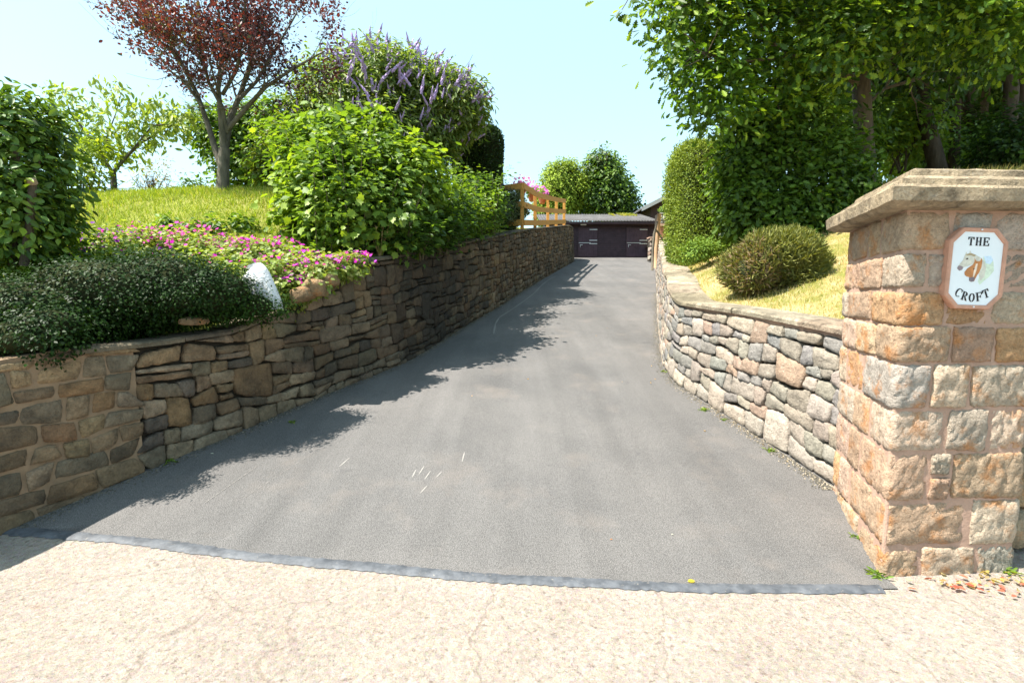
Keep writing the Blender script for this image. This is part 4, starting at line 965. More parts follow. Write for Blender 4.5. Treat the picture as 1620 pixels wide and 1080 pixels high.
t_ = thing('sapling', tuple(at(827, 356, 16.5)), 'small dark thin-stemmed plant at the near end of the fence', 'plant')
wood('stem', [([at(826, 358, 16.4), at(829, 345, 16.4), at(828, 322, 16.4)], [.02, .015, .01], 2)], M_BARK, t_)
foliage('foliage', rs, blobpx([(829, 330, 16.4, 9, 14, .2)]), 240, .08, OVAL, M_LEAF, t_, [DG, (.08, .04, .03)], [2, 1], .8)
# dry stalks and weeds
def stalks(px, py, Y, n, h_, label, nm='dry_stalk', colr=(.4, .3, .14), seed=0):
    rc = np.random.RandomState(seed); c = at(px, py, Y); b_ = MB()
    for k in range(n):
        a = c + np.array((rc.uniform(-.03, .03), rc.uniform(-.03, .03), -.02)); l = rc.normal(size=2)*.1
        q = [a + np.array((l[0]*t, l[1]*t, h_*t*rc.uniform(.95, 1.05))) for t in (0, .5, 1)]; b_.tube(q, [.004, .003, .002], 3, colr)
        for e in range(5):
            z = q[2] - (q[2]-q[1])*rc.rand()*.8; b_.tube([z, z + rc.normal(size=3)*.012 + np.array((0, 0, .03))], [.006, .002], 3, colr)
    o = b_.build(nm, plain('dry_stem', None, .9, 20, .2, 0, attr=True), None); tag(o, label, 'plant', None, 'thing'); return o
c = at(603, 405, 6.6)
stalks(600, 406, 6.95, 7, .42, 'tuft of dry seed stalks growing from the left wall coping', seed=3)
def weed(px, py, label, r=.06, n=30, group=None, seed=0, colr=(LG, MG)):
    rc = np.random.RandomState(seed); aa = (px-810)/FPX; bb = (540-py)/FPX; c_, s_ = math.cos(PITCH), math.sin(PITCH)
    ry_ = np.array((aa, c_+bb*s_, -s_+bb*c_)); t = (-SL*2.75-CAMH)/(ry_[2]-SL*ry_[1]) if py < 840 else -CAMH/ry_[2]
    P0 = np.array((0, 0, CAMH)) + ry_*t; a = rc.uniform(0, 6.28, n); D = np.stack([np.cos(a), np.sin(a), np.ones(n)*.8], -1); P = P0 + rc.normal(size=(n, 3))*np.array((.35, .35, 0))*r; P[:, 2] = zd(P[:, 0], P[:, 1]) + .002
    o = leaves('weed', P, rc.normal(size=(n, 3))*.4+np.array((0, 0, 1)), D, r*rc.uniform(.5, 1.1, n), NARROW, M_LEAF, None, lcol(rc, P, colr, [1]*len(colr)), origin=P0)
    tag(o, label, 'weed', group, 'thing')
for i, (px, py, lb, r) in enumerate(((270, 729, 'green weed at the foot of the left wall by the big pale base stone', .07), (461, 668, 'tiny weed on the asphalt edge below the left wall', .04), (1218, 713, 'small weed against the right wall base nearest the pillar', .05), (1112, 648, 'weed tuft at the base of the bulging right wall', .05), (1144, 664, 'thin weed between the two others along the right wall', .035), (1050, 588, 'weed where the right wall curves away up the drive', .05), (1385, 912, 'bright grass tuft at the front corner of the gate pillar', .055), (1352, 862, 'tiny sprout at the left foot of the gate pillar', .04), (1590, 905, 'weed at the foot of the gate pillar by the rubble wall', .06))):
    weed(px, py, lb, r, 36, None, 700+i, (YG, LG))
# ------------------------------------------------------------------ timber fence on the left wall
M_TIMBER = plain('new_timber', (.52, .27, .065), .75, 9, .3, .002, 60, stretch=(1, 1, 6))
fy = [14.9, 16.6, 18.7, 20.4, 22.2]; ft = [1.28, 1.1, 1.08, 1.07, 1.08]
fp = [np.array((float(Lx(y)) - .16, y, float(np.interp(y, LTOP[:, 0], LTOP[:, 1])))) for y in fy]
f0 = at(798, 300, 15.3); fp = [np.array((f0[0] - .25, 15.3, fp[0][2]))] + fp; ft = [1.28] + ft
fence = thing('ranch_fence', tuple(fp[1]), 'new yellow timber ranch fence with three rails on top of the left wall', 'fence')
for p_, h_ in zip(fp, ft):
    b_ = MB(); b_.beam(p_ - np.array((0, 0, .1)), p_ + np.array((0, 0, h_)), .1, .1, up=(0, 1, 0)); b_.build('post', M_TIMBER, fence)
for i in range(len(fp)-1):
    for hf in (.93, .53, .14):
        a = fp[i] + np.array((0, 0, hf*ft[i]*1.0)); b2 = fp[i+1] + np.array((0, 0, hf*ft[i+1])); d = unit(b2-a); n_ = np.array((d[1], -d[0], 0))
        b_ = MB(); b_.beam(a + n_*.066 - d*.04, b2 + n_*.066 + d*.04, .03, .165); b_.build('rail', M_TIMBER, fence)
M_POT = plain('terracotta_pot', (.42, .13, .08), .8, 12, .2, .002)
for i, (px, py, Y, lb) in enumerate(((834, 302, 15.8, 'terracotta trough of pink flowers hanging behind the near end of the fence'), (855, 309, 17.3, 'planter of pale pink flowers behind the middle of the fence'), (872, 314, 19.0, 'planter of mauve flowers behind the far half of the fence'))):
    c = at(px, py, Y); c[0] = float(Lx(Y)) - .42; rc = np.random.RandomState(800+i)
    t_ = thing('flower_planter', tuple(c), lb, 'planter'); b_ = MB(); V = []
    for z, s_ in ((-.16, .6), (0.0, 1.0), (.02, 1.05), (.0, .9)):
        for k in range(12):
            a = 6.283*k/12; V.append((c[0] + .15*s_*math.cos(a), c[1] + .34*s_*math.sin(a), c[2] - .02 + z))
    b_.add(V, [(q*12+j, q*12+(j+1) % 12, (q+1)*12+(j+1) % 12, (q+1)*12+j) for q in range(3) for j in range(12)] + [tuple(reversed(range(12))), tuple(36+j for j in range(12))]); b_.build('trough', M_POT, t_)
    foliage('foliage', rc, [(c[0], c[1], c[2]+.1, .2, .42, .16)], 260, .08, OVAL, M_LEAF, t_, [LG, MG], [1, 1], .8, .2)
    FP, FN = blobs(rc, [(c[0], c[1], c[2]+.2, .24, .46, .2)], 60, .3, .3, 9, i); k_ = FP[:, 2] > c[2] + .1
    o = flowers(t_, rc, FP[k_], .12, [(.75, .2, .5), (.6, .15, .55)] if i else [(.8, .2, .42), (.8, .4, .55)], tilt=1.0); o['kind'] = 'stuff'
# ------------------------------------------------------------------ stable block
M_BOARD = plain('dark_stained_board', (.055, .032, .04), .7, 5, .35, .003, 40, .35)
M_DOOR = plain('dark_stained_door', (.065, .038, .052), .65, 6, .3, .002, 40, .35)
M_ROOF = plain('corrugated_fibre_cement', (.085, .08, .08), .9, 3, .45, .006, 30)
M_GALV = plain('galvanised_steel', (.55, .57, .6), .4, 8, .15, 0, metallic=.4)
M_WHITE = plain('white_plastic', (.75, .76, .76), .5, 4, .05, 0)
SY = 26.6; sx0 = at(862, 400, SY)[0]; sx1 = at(1037, 400, SY)[0]; sz0 = float(zd(0, SY)) ; sze = float(at(960, 351, SY)[2])
shed = thing('stable_block', ((sx0+sx1)/2, SY, sz0), 'low dark brown timber stable block with corrugated roof at the top of the driveway', 'building')
b_ = MB(); b_.box((sx0, SY+.06, sz0-.3), (sx1, SY+3.6, sze)); b_.build('wall', M_BOARD, shed)
doors = [(at(914, 400, SY)[0], at(945, 400, SY)[0], .0), (at(990, 400, SY)[0], at(1024, 400, SY)[0], .0)]
nb_ = 17; bh = (sze - sz0) / nb_
segs_ = [(sx0, doors[0][0]), (doors[0][1], doors[1][0]), (doors[1][1], sx1)]
for k in range(nb_):
    for a, b2 in segs_:
        if b2 - a < .05: continue
        q = MB(); z = sz0 + k*bh; x0, x1 = a + .004, b2 - .004
        q.add([(x0, SY+.03, z+bh), (x1, SY+.03, z+bh), (x1, SY, z+.004), (x0, SY, z+.004), (x0, SY+.07, z+bh), (x1, SY+.07, z+bh), (x1, SY+.07, z), (x0, SY+.07, z)], [(3,2,1,0), (0,1,5,4), (2,3,7,6), (1,2,6,5), (3,0,4,7)])
        q.build('board', M_BOARD, shed)
dz1 = float(at(930, 361, SY)[2]); dzm = sz0 + (dz1-sz0)*.52
for j, (a, b2, _) in enumerate(doors):
    for (z0_, z1_, nm) in ((sz0+.03, dzm-.012, 'lower_door'), (dzm+.012, dz1, 'upper_door')):
        wd_ = (b2-a-.06)/8; q = MB()
        q.box((a+.03, SY-.0, z0_), (b2-.03, SY+.04, z1_)); dr = q.build(nm, M_DOOR, shed)
        for k in range(8):
            q = MB(); q.box((a+.03+k*wd_+.006, SY-.022, z0_+.005), (a+.03+(k+1)*wd_-.006, SY-.002, z1_-.005)); q.build('plank', M_DOOR, dr)
        hz = (z0_+.12*(z1_-z0_), z1_-.1*(z1_-z0_)) if nm == 'upper_door' else (z1_-.06,)
        for z_ in hz:
            q = MB(); q.box((b2-.42, SY-.034, z_-.022), (b2-.02, SY-.024, z_+.022)); bevel(q.build('hinge_strap', M_GALV, dr), .004, 1)
        if nm == 'lower_door':
            q = MB(); q.box((a+.04, SY-.04, z1_-.03), (b2-.35, SY-.026, z1_+.0)); q.build('top_bar', M_GALV, dr)
            q = MB(); q.beam((a+.1, SY-.05, z1_-.12), (a+.24, SY-.05, z1_-.12), .03, .03); q.beam((a+.12, SY-.05, z1_-.12), (a+.12, SY-.05, z1_-.24), .02, .02, up=(0, 1, 0)); q.build('bolt', M_GALV, dr)
    q = MB()
    for x in (a, b2-.03): q.box((x, SY-.03, sz0), (x+.03, SY+.02, dz1+.03))
    q.box((a+.031, SY-.03, dz1+.003), (b2-.031, SY+.02, dz1+.05)); q.build('door_frame', M_BOARD, shed)
# corrugated roof
ry0, ry1 = SY - .38, SY + 3.8; rz0 = sze + .0; rz1 = float(at(960, 339, ry1)[2]); X = np.arange(sx0-.3, sx1+.12, .0366); V = []
for (y, z) in ((ry0, rz0), ((ry0+ry1)/2, (rz0+rz1)/2), (ry1, rz1)):
    for i, x in enumerate(X): V.append((x, y, z + .022*math.sin(i*math.pi/2)))
n = len(X); F = [(r_*n+i, r_*n+i+1, (r_+1)*n+i+1, (r_+1)*n+i) for r_ in range(2) for i in range(n-1)]
ro = obj('roof', V, F, M_ROOF, shed, True); sd = ro.modifiers.new('t', 'SOLIDIFY'); sd.thickness = .012
q = MB(); q.box((sx0-.28, ry0+.03, rz0-.14), (sx1+.1, ry0+.055, rz0-.03)); q.build('fascia', M_BOARD, shed)
q = MB(); q.box((sx0-.28, ry0+.06, rz0-.14), (sx1+.1, SY-.005, rz0-.11)); q.build('soffit', M_BOARD, shed)
for px, py in ((923, 355), (934, 352), (1001, 352)):
    c = at(px, py, SY-.12); q = MB(); q.box((c[0]-.14, SY-.2, c[2]-.04), (c[0]+.14, SY-.06, c[2]+.03)); q.box((c[0]-.03, SY-.06, c[2]-.03), (c[0]+.03, SY+.02, c[2]+.02))
    lo_ = q.build('flood_light', M_WHITE, None); bevel(lo_, .01, 1)
    tag(lo_, {923: 'white flood light over the left stable door', 934: 'small white lamp just right of the one over the left stable door', 1001: 'white flood light over the right stable door'}[px], 'lamp', None, 'thing')
    if px == 934: lo_.scale = (.55, 1, .7)
rm = np.random.RandomState(5)
for (pxa, pxb) in ((975, 1000), (962, 966)):
    a = at(pxa, 340, ry1)[0]; b2 = at(pxb, 340, ry1)[0]; n = int(900*(b2-a)/1.0); P = np.stack([rm.uniform(a, b2, n), ry1 - rm.rand(n)**1.5*1.4, np.zeros(n)], -1); P[:, 2] = rz0 + (P[:, 1]-ry0)/(ry1-ry0)*(rz1-rz0) + .02
    o = leaves('moss', P, rm.normal(size=(n, 3))*.3 + np.array((0, 0, .3)), np.tile((0, 0, 1.), (n, 1)) + rm.normal(size=(n, 3))*.5, .09*rm.uniform(.5, 1.3, n), KITE, M_LEAF, ro, lcol(rm, P, [(.2, .24, .04), (.3, .26, .06)], [1, 1])); o['kind'] = 'stuff'
# second building, gable end towards the drive
M_SLATE = plain('felt_roof', (.10, .10, .105), .85, 4, .3, .004, 60); M_FASC = plain('grey_bargeboard', (.33, .34, .35), .7, 6, .2, 0)
HY = 30.0; e0 = at(1015, 331, HY-.5); hx0 = at(1030, 331, HY)[0]; hx1 = hx0 + 8.5; ridge = at(1150, 262, HY-.5)
hb = thing('timber_house', ((hx0+hx1)/2, HY, float(zd(0, 27))), 'dark timber building with a shallow gable roof behind the clipped conifer', 'building')
q = MB(); zg = 3.2; zt = e0[2] - .05 + .28; rx_ = ridge[0]; rzz = ridge[2] - .1
q.add([(hx0, HY, zg), (hx1, HY, zg), (hx1, HY, zt), (rx_, HY, rzz), (hx0, HY, zt), (hx0, HY+8, zg), (hx1, HY+8, zg), (hx1, HY+8, zt), (rx_, HY+8, rzz), (hx0, HY+8, zt)], [(0,1,2,3,4), (9,8,7,6,5), (0,4,9,5), (1,6,7,2), (4,3,8,9), (3,2,7,8)]); q.build('wall', M_BOARD, hb)
ex = 2*rx_ - e0[0]
for (xa, za, xb, zb_) in ((e0[0], e0[2], rx_, ridge[2]), (rx_, ridge[2], ex, e0[2])):
    q = MB(); y0, y1 = HY-.55, HY+8.3
    q.add([(xa, y0, za), (xb, y0, zb_), (xb, y1, zb_), (xa, y1, za), (xa, y0, za+.1), (xb, y0, zb_+.1), (xb, y1, zb_+.1), (xa, y1, za+.1)], [(0,3,2,1), (4,5,6,7), (0,1,5,4), (1,2,6,5), (2,3,7,6), (3,0,4,7)]); q.build('roof', M_SLATE, hb)
    q = MB(); q.add([(xa, y0-.03, za-.12), (xb, y0-.03, zb_-.12), (xb, y0-.005, zb_-.12), (xa, y0-.005, za-.12), (xa, y0-.03, za+.11), (xb, y0-.03, zb_+.11), (xb, y0-.005, zb_+.11), (xa, y0-.005, za+.11)], [(0,3,2,1), (4,5,6,7), (0,1,5,4), (1,2,6,5), (2,3,7,6), (3,0,4,7)]); q.build('bargeboard', M_FASC, hb)
c = at(1040, 348, HY-.02); q = MB(); q.box((hx0+.5, HY-.03, c[2]-.55), (hx0+1.6, HY+.01, c[2]+.35)); wn_ = q.build('window_frame', M_FASC, hb)
q = MB(); q.box((hx0+.56, HY-.036, c[2]-.5), (hx0+1.54, HY-.031, c[2]+.3)); q.build('pane', plain('dark_glass', (.03, .035, .04), .1, 3, .05, 0, spec=.6), wn_)
# stone planter, low walls and rustic posts at the end of the right wall
rng = np.random.RandomState(17)
PY_ = 24.3; c0 = at(1043, 376, PY_); c1 = at(1098, 336, PY_); stp = thing('stone_planter', (float(c0[0]), PY_, float(c0[2])-.5), 'raised stone and brick planter with a concrete ledge beside the clipped conifer', 'planter')
zl_ = float(at(1045, 356, PY_)[2]); ztp = float(at(1045, 336, PY_)[2]); x0, x1 = float(c0[0]), float(c1[0])
q = MB(); q.box((x0+.02, PY_+.02, c0[2]-.9), (x1, PY_+.9, ztp-.02)); q.build('wall_core', M_CORE, stp)
us = rubble(rng, x0, x1, lambda u: zl_+.05, lambda u: ztp, None, [.14]*4, .12, .26, frac=True)
for c4 in us:
    V, F = stone_verts(c4, lambda u, v, d: np.stack([u, PY_ - d + 0*u, v], -1), rng, 5, 4, .03, .5, .005, .05, .006); obj('stone', V, F, M_RSTONE, stp, True, pal(rng, [(.28, .28, .22), (.2, .2, .17)], [1, 1]))
q = MB(); q.box((x0-.04, PY_-.08, zl_-.06), (x1, PY_+.1, zl_+.045)); bevel(q.build('ledge', M_MORT, stp), .01)
M_BRICK = plain('red_brick', (.34, .16, .10), .9, 14, .35, .003)
for r_ in range(7):
    for k in range(8):
        xa = x0 + (k - .5*(r_ % 2))*.215; xb = xa + .205; xa = max(xa, x0); xb = min(xb, x1)
        if xb - xa < .04: continue
        q = MB(); z = zl_ - .07 - .075*(r_+1); q.box((xa, PY_-.03, z), (xb, PY_+.03, z+.065)); q.build('brick', M_BRICK, stp)
rs = np.random.RandomState(71)
t_ = thing('planter_bush', (x0+.7, PY_+.3, ztp), 'pale green trimmed bush growing in the stone planter', 'bush'); foliage('foliage', rs, [(x0+.75, PY_+.35, ztp+.18, .8, .4, .32)], 3000, .07, OVAL, M_LEAF, t_, [YG, LG, (.3, .32, .14)], [2, 2, 1], .4, .15)
for (pxa, pxb, pyt, pyb, Y, lb) in ((1027, 1038, 377, 409, 23.6, 'short stone pier at the top of the drive beside the rustic post'), (1044, 1068, 379, 396, 22.0, 'low stone wall under the brick planter')):
    a = at(pxa, pyb, Y); b2 = at(pxb, pyt, Y); w_ = thing('low_stone_wall' if pxb > 1050 else 'stone_pier', (float(a[0]), Y, float(a[2])), lb, 'wall')
    for c4 in rubble(rng, float(a[0]), float(b2[0]), lambda u: float(a[2])-.05, lambda u: float(b2[2]), None, [.15]*(5 if pxb < 1050 else 3), .14, .3, frac=True):
        V, F = stone_verts(c4, lambda u, v, d: np.stack([u, Y - d + 0*u, v], -1), rng, 5, 4, .04, .5, .006, .3, .006); obj('stone', V, F, M_RSTONE, w_, True, pal(rng, RPAL, [1]*7))
    q = MB(); q.box((a[0]-.03, Y-.04, b2[2]), (b2[0]+.03, Y+.4, b2[2]+.06)); bevel(q.build('coping_stone', M_MORT, w_), .01)
    q = MB(); q.box((a[0]+.02, Y+.02, a[2]-.1), (b2[0]-.02, Y+.38, b2[2]-.003)); q.build('wall_core', M_CORE, w_)
M_RUST = plain('bleached_post', (.42, .27, .16), .85, 7, .35, .006, 30, stretch=(1, 1, .3))
Yp = 18.6
b_ = MB(); pts = [at(1036, 424, Yp), at(1038, 400, Yp), at(1040, 370, Yp), at(1043, 338, Yp)]; b_.tube(pts, [.085, .08, .075, .07], 8); po = b_.build('rustic_post', M_RUST, None, True); tag(po, 'tall pale timber post standing at the far end of the right wall', 'post', None, 'thing')
b_ = MB(); pts = [at(1032, 428, Yp-.3), at(1033, 395, Yp-.3), at(1035, 370, Yp-.3), at(1040, 350, Yp-.2)]; b_.tube(pts, [.05, .045, .05, .035], 7); po = b_.build('rustic_branch', M_BARKG, None, True); tag(po, 'dark crooked branch leaning against the pale timber post', 'branch', None, 'thing')
b_ = MB(); pts = [at(1036, 362, Yp-.15), at(1043, 370, Yp-.1), at(1050, 382, Yp)]; b_.tube(pts, [.035, .035, .03], 6); po = b_.build('rustic_rail', M_BARKG, None, True); tag(po, 'short crooked rail running from the pale post down to the wall', 'rail', None, 'thing')
# ------------------------------------------------------------------ trees behind the stables
rs = np.random.RandomState(81)
t_ = thing('golden_conifer', (3.6, 36, 3.5), 'rounded yellow-green conifer left of the leafy tree behind the stables', 'tree')
B = blobpx([(880, 310, 35, 26, 50, 1.2), (905, 300, 35.5, 24, 42, 1.2), (862, 325, 35, 16, 34, .8), (893, 290, 35, 18, 32, .9)])
foliage('crown', rs, B, 14000, .20, KITE, M_NEEDLE, t_, [(.24, .32, .03), (.2, .27, .03), LG], [3, 3, 1], .3, .18, 2.5, 4, None, cluster=7, crad=.16, up=.5, wscale=.8); core('twig_mass', B, M_TWIG, t_, .75)
b_ = MB(); a = at(885, 345, 35); b_.tube([a-np.array((0, 0, 1.5)), a+np.array((0, 0, .6))], [.16, .13], 8); b_.build('trunk', M_BARK, t_)
t_ = thing('leafy_tree', (6.4, 37, 3.5), 'round leafy green tree behind the stable roof', 'tree')
B = blobpx([(955, 285, 36, 36, 36, 1.6), (975, 310, 36, 30, 30, 1.4), (940, 315, 36, 30, 32, 1.4), (990, 325, 36, 16, 20, .8), (955, 262, 36, 18, 20, .8)])
foliage('crown', rs, B, 9000, .24, OVAL, M_LEAF, t_, [MG, LG, DG, (.14, .2, .09)], [3, 2.4, 2, 1.6], .45, .25, 2, 5, None, cluster=6, crad=.25, up=.5, inner=.7)
segs = []; tips = []; grow(rs, at(960, 350, 36)-np.array((0, 0, 1.2)), (0, 0, 1), 2.0, .17, 4, segs, tips, .5, kids=(3, 4)); wood('trunk', segs, M_BARK, t_)
# ------------------------------------------------------------------ purple plum
rs = np.random.RandomState(91)
pt_ = at(352, 306, 9.5); plum = thing('purple_plum_tree', tuple(pt_), 'red and purple leaved tree with a forked grey trunk on the mound', 'tree')
def P9(L, Y=9.5, dy=0): return [at(x, y, Y + dy*i) for i, (x, y) in enumerate(L)]
limbs = [([(352, 308), (353, 275), (355, 235)], [.115, .10, .095], 0), ([(352, 270), (342, 240), (328, 195), (312, 150), (285, 95), (250, 30)], [.06, .055, .047, .04, .03, .02], .06),
  ([(354, 240), (350, 190), (345, 140), (352, 80), (345, 10)], [.06, .05, .04, .03, .02], -.1), ([(356, 238), (364, 190), (380, 150), (398, 95), (420, 20)], [.065, .055, .045, .035, .02], .12),
  ([(360, 205), (392, 168), (420, 138), (465, 108), (512, 82)], [.045, .04, .032, .022, .012], -.05), ([(358, 210), (352, 170), (330, 130), (318, 80), (300, 10)], [.045, .038, .03, .024, .015], -.15),
  ([(378, 158), (405, 130), (435, 80), (470, 20)], [.035, .03, .022, .014], .15), ([(322, 170), (290, 128), (265, 110), (235, 95)], [.03, .022, .015, .008], .05), ([(352, 150), (375, 110), (385, 50), (390, -20)], [.035, .03, .022, .014], -.2),
  ([(300, 120), (270, 80), (225, 40), (200, 0)], [.03, .022, .015, .01], -.1)]
segs = []; tips = []
for L, rad, dy in limbs: segs.append((P9(L, 9.5, dy), rad, 3))
for (pts, rad, _) in list(segs)[1:]:
    for i in range(1, len(pts)):
        for k in range(4):
            u_ = rs.rand(); p_ = pts[i-1]*(1-u_) + pts[i]*u_; d = unit(pts[i]-pts[i-1] + rs.normal(size=3)*.55)
            if p_[2] > at(300, 170, 9.5)[2]: grow(rs, p_, d, .62*rs.uniform(.7, 1.2), max(.006, rad[i]*.45), 2, segs, tips, .5, up=.1, kids=(2, 3), lf=.7)
segs = [q for q in segs if q[2] == 3 or q[0][-1][0] > -6.2 - (q[0][-1][2] - 5.3)*.72]; wood('trunk', segs, M_BARKG, plum, n0=7)
TP = np.array([p for p, d in tips]); TD = np.array([d for p, d in tips]); k_ = (TP[:, 2] > at(300, 150, 9.5)[2]) & (TP[:, 0] > -6.0 - (TP[:, 2] - 5.3)*.72); TP = TP[k_]; TD = TD[k_]
TP_ = TP; TP = TP[TP[:, 0] < -2.95]; TD = TD[TP_[:, 0] < -2.95]; idx = rs.randint(0, len(TP), 15500); P = TP[idx] + rs.normal(size=(15500, 3))*.085; D = TD[idx] + rs.normal(size=P.shape)*.7 + np.array((0, 0, -.3))
wt_ = np.clip((-P[:, 0]-4.2)*.35 + .5, 0, 1); c_ = lcol(rs, P, [(.045, .024, .034), (.075, .034, .038), (.14, .05, .035), (.09, .10, .03)], [3, 3, 1.5, 2], 2.0)
leaves('crown', P, rs.normal(size=P.shape) + np.array((0, 0, .7)), D, .062*rs.uniform(.6, 1.3, len(P)), OVAL, M_RED, plum, c_, wscale=.95)
# cherry with drooping leaves
rs = np.random.RandomState(95); ct = thing('cherry_tree', tuple(at(181, 312, 10.2)), 'small spreading tree with long drooping pale green leaves left of the purple tree', 'tree')
segs = [(P9([(181, 316), (180, 290), (179, 272)], 10.2), [.06, .055, .05], 3), (P9([(179, 274), (160, 245), (140, 215), (112, 178)], 10.2), [.035, .03, .025, .015], 3), (P9([(180, 272), (196, 252), (222, 227), (250, 210)], 10.2, .1), [.035, .03, .022, .012], 3), (P9([(165, 250), (170, 215), (185, 175)], 10.2), [.02, .016, .01], 2), (P9([(205, 242), (240, 200), (275, 195)], 10.2), [.018, .014, .008], 2), (P9([(150, 228), (120, 215), (95, 215)], 10.2), [.018, .014, .008], 2)]
tips = []
for (pts, rad, _) in list(segs)[1:]:
    for i in range(1, len(pts)):
        for k in range(3): grow(rs, pts[i], unit(pts[i]-pts[i-1] + rs.normal(size=3)*.5), .34, .008, 1, segs, tips, .5, up=.02)
wood('trunk', segs, M_BARKG, ct)
TP = np.array([p for p, d in tips]); n = 1700; idx = rs.randint(0, len(TP), n); P = TP[idx] + rs.normal(size=(n, 3))*np.array((.13, .13, .09)); k_ = P[:, 2] > at(180, 262, 10.2)[2]; P = P[k_]; n = len(P)
D = rs.normal(size=(n, 3))*.45 + np.array((.15, -.1, -.75)); leaves('crown', P, rs.normal(size=(n, 3))*.5 + np.array((.4, -.5, .6)), D, .15*rs.uniform(.6, 1.25, n), NARROW, M_LEAF, ct, lcol(rs, P, [(.22, .31, .05), (.28, .35, .09), (.15, .24, .04)], [2, 2, 1.5]), wscale=1.5)
# bushes on the skyline
def bush(name, label, L, n, sz, tm, cols, wts, seed, cat='bush', group=None, cl=6, cr=.12, stems=5, **kw):
    rc = np.random.RandomState(seed); B = blobpx(L); b0 = B[0]; t_ = thing(name, (b0[0], b0[1], b0[2]-b0[5]), label, cat, group)
    foliage('foliage', rc, B, n, sz, tm, kw.pop('mat', M_LEAF), t_, cols, wts, kw.pop('shell', .5), kw.pop('rough', .22), kw.pop('freq', 3), seed, None, cluster=cl, crad=cr, **kw)
    if stems:
        segs = []; tips = []
        for k in range(stems): grow(rc, (b0[0]+rc.normal()*.1*b0[3], b0[1]+rc.normal()*.1, b0[2]-b0[5]-.3), (rc.normal()*.3, rc.normal()*.2, 1), b0[5]*.9, .02+.01*b0[5], 2, segs, tips, .5)
        wood('stem', segs, M_BARK, t_)
    return t_
bush('leafy_bush', 'rounded green bush on the skyline directly behind the purple tree trunk', [(385, 245, 13, 42, 60, .7), (345, 210, 13.2, 32, 32, .5), (400, 200, 13, 28, 30, .5), (420, 260, 12.5, 22, 40, .4), (330, 190, 13, 20, 20, .4)], 7500, .12, OVAL, [LG, MG, YG, OL], [3, 2.5, 1, 1], 201)
bush('leafy_bush', 'small pale bush under the cherry tree at the end of the lawn', [(135, 275, 9.6, 26, 42, .3), (115, 300, 9.4, 22, 26, .3), (150, 240, 9.8, 18, 22, .3)], 1000, .085, OVAL, [(.28, .34, .05), YG, LG], [2, 3, 1], 202)
bush('wispy_shrub', 'wispy half-bare shrub on the skyline between the cherry and the purple tree', [(245, 285, 12.5, 28, 30, .4)], 420, .09, NARROW, [LG, (.2, .16, .1)], [1, 2], 203, 'shrub', stems=9)
bush('wispy_shrub', 'tiny green shrub on the skyline just left of the purple tree trunk', [(310, 302, 12, 16, 14, .3)], 420, .09, OVAL, [LG, MG], [1, 1], 204, 'shrub', stems=3)
bush('leafy_bush', 'loose green bush between the purple tree and the buddleja', [(440, 195, 12.2, 34, 40, .6), (455, 230, 11.5, 36, 40, .5), (430, 262, 10.6, 24, 36, .4)], 5200, .10, OVAL, [OL, LG, MG], [2, 3, 2], 205)
# ------------------------------------------------------------------ right side planting
cc_ = at(1118, 408, 9.9)
clipped('clipped_conifer', 'bright green clipped conifer column leaning over the right wall', 'hedge', 3.9, 10.2, 2.0, float(at(1115, 217, 9.6)[2]), .76, .85, 70000, .042, [(.2, .25, .03), (.15, .21, .03), (.08, .13, .02), (.22, .2, .06)], [3, 3, 2, .7], 62, 4.5, .04, .13, .085)
bush('conifer_sprig', 'low bright green conifer sprig at the foot of the clipped conifer', [(1100, 398, 8.6, 22, 16, .25), (1122, 392, 8.8, 18, 12, .2)], 2600, .045, KITE, [YG, LG], [1, 1], 210, 'shrub', cl=8, cr=.05, stems=0, mat=M_NEEDLE)
hs = thing('heath_bush', tuple(at(1232, 470, 6.0)), 'round wiry green heather bush on the dry grass behind the right wall', 'bush')
rs = np.random.RandomState(211); B = blobpx([(1232, 420, 6.0, 70, 48, .5), (1195, 426, 5.9, 34, 36, .35), (1268, 418, 6.0, 34, 42, .38), (1225, 392, 6.0, 40, 22, .3)])
P, Nn = blobs(rs, B, 42000, .5, .34, 11, 3, lambda x, y: zr(x, y)-.05); D = Nn*.9 + np.array((0, 0, .9)) + rs.normal(size=P.shape)*.35
leaves('foliage', P, rs.normal(size=P.shape) + np.array((0, 0, .3)), D, .062*rs.uniform(.4, 1.6, len(P)), KITE, M_NEEDLE, hs, lcol(rs, P, [(.15, .165, .04), (.2, .2, .055), (.10, .11, .03), (.24, .17, .10)], [3, 1.8, 1.6, 1.8], 5), wscale=.35); core('twig_mass', B, M_TWIG, hs, .66)
# oak
rs = np.random.RandomState(221); ob = at(1372, 330, 8.4); oak = thing('oak_tree', (ob[0], ob[1], float(zr(ob[0], ob[1]))), 'large lobed-leaf oak overhanging the clipped conifer from the right bank', 'tree')
segs = [([at(1374, 400, 8.4), at(1372, 290, 8.4), at(1366, 200, 8.4), at(1362, 130, 8.4), at(1368, 60, 8.4), at(1372, -60, 8.5), at(1360, -260, 8.5)], [.16, .14, .13, .125, .115, .10, .06], 4)]
for L, rad, dy in (([(1364, 140), (1340, 118), (1295, 122), (1240, 135), (1180, 150)], [.06, .05, .04, .03, .015], -.15), ([(1366, 80), (1300, 40), (1220, 20), (1130, 30)], [.07, .06, .045, .02], -.25), ([(1368, 60), (1430, 20), (1520, 10), (1600, 30)], [.07, .06, .045, .02], -.1),
                   ([(1370, 0), (1300, -60), (1200, -90), (1080, -60)], [.08, .06, .04, .02], -.3), ([(1372, -40), (1450, -100), (1560, -140)], [.07, .05, .03], -.3), ([(1366, 60), (1320, 90), (1250, 90), (1150, 100)], [.05, .04, .03, .015], -.35), ([(1365, 170), (1400, 140), (1440, 130)], [.035, .025, .012], .3)):
    segs.append((P9(L, 8.4, dy), rad, 3))
tips = []
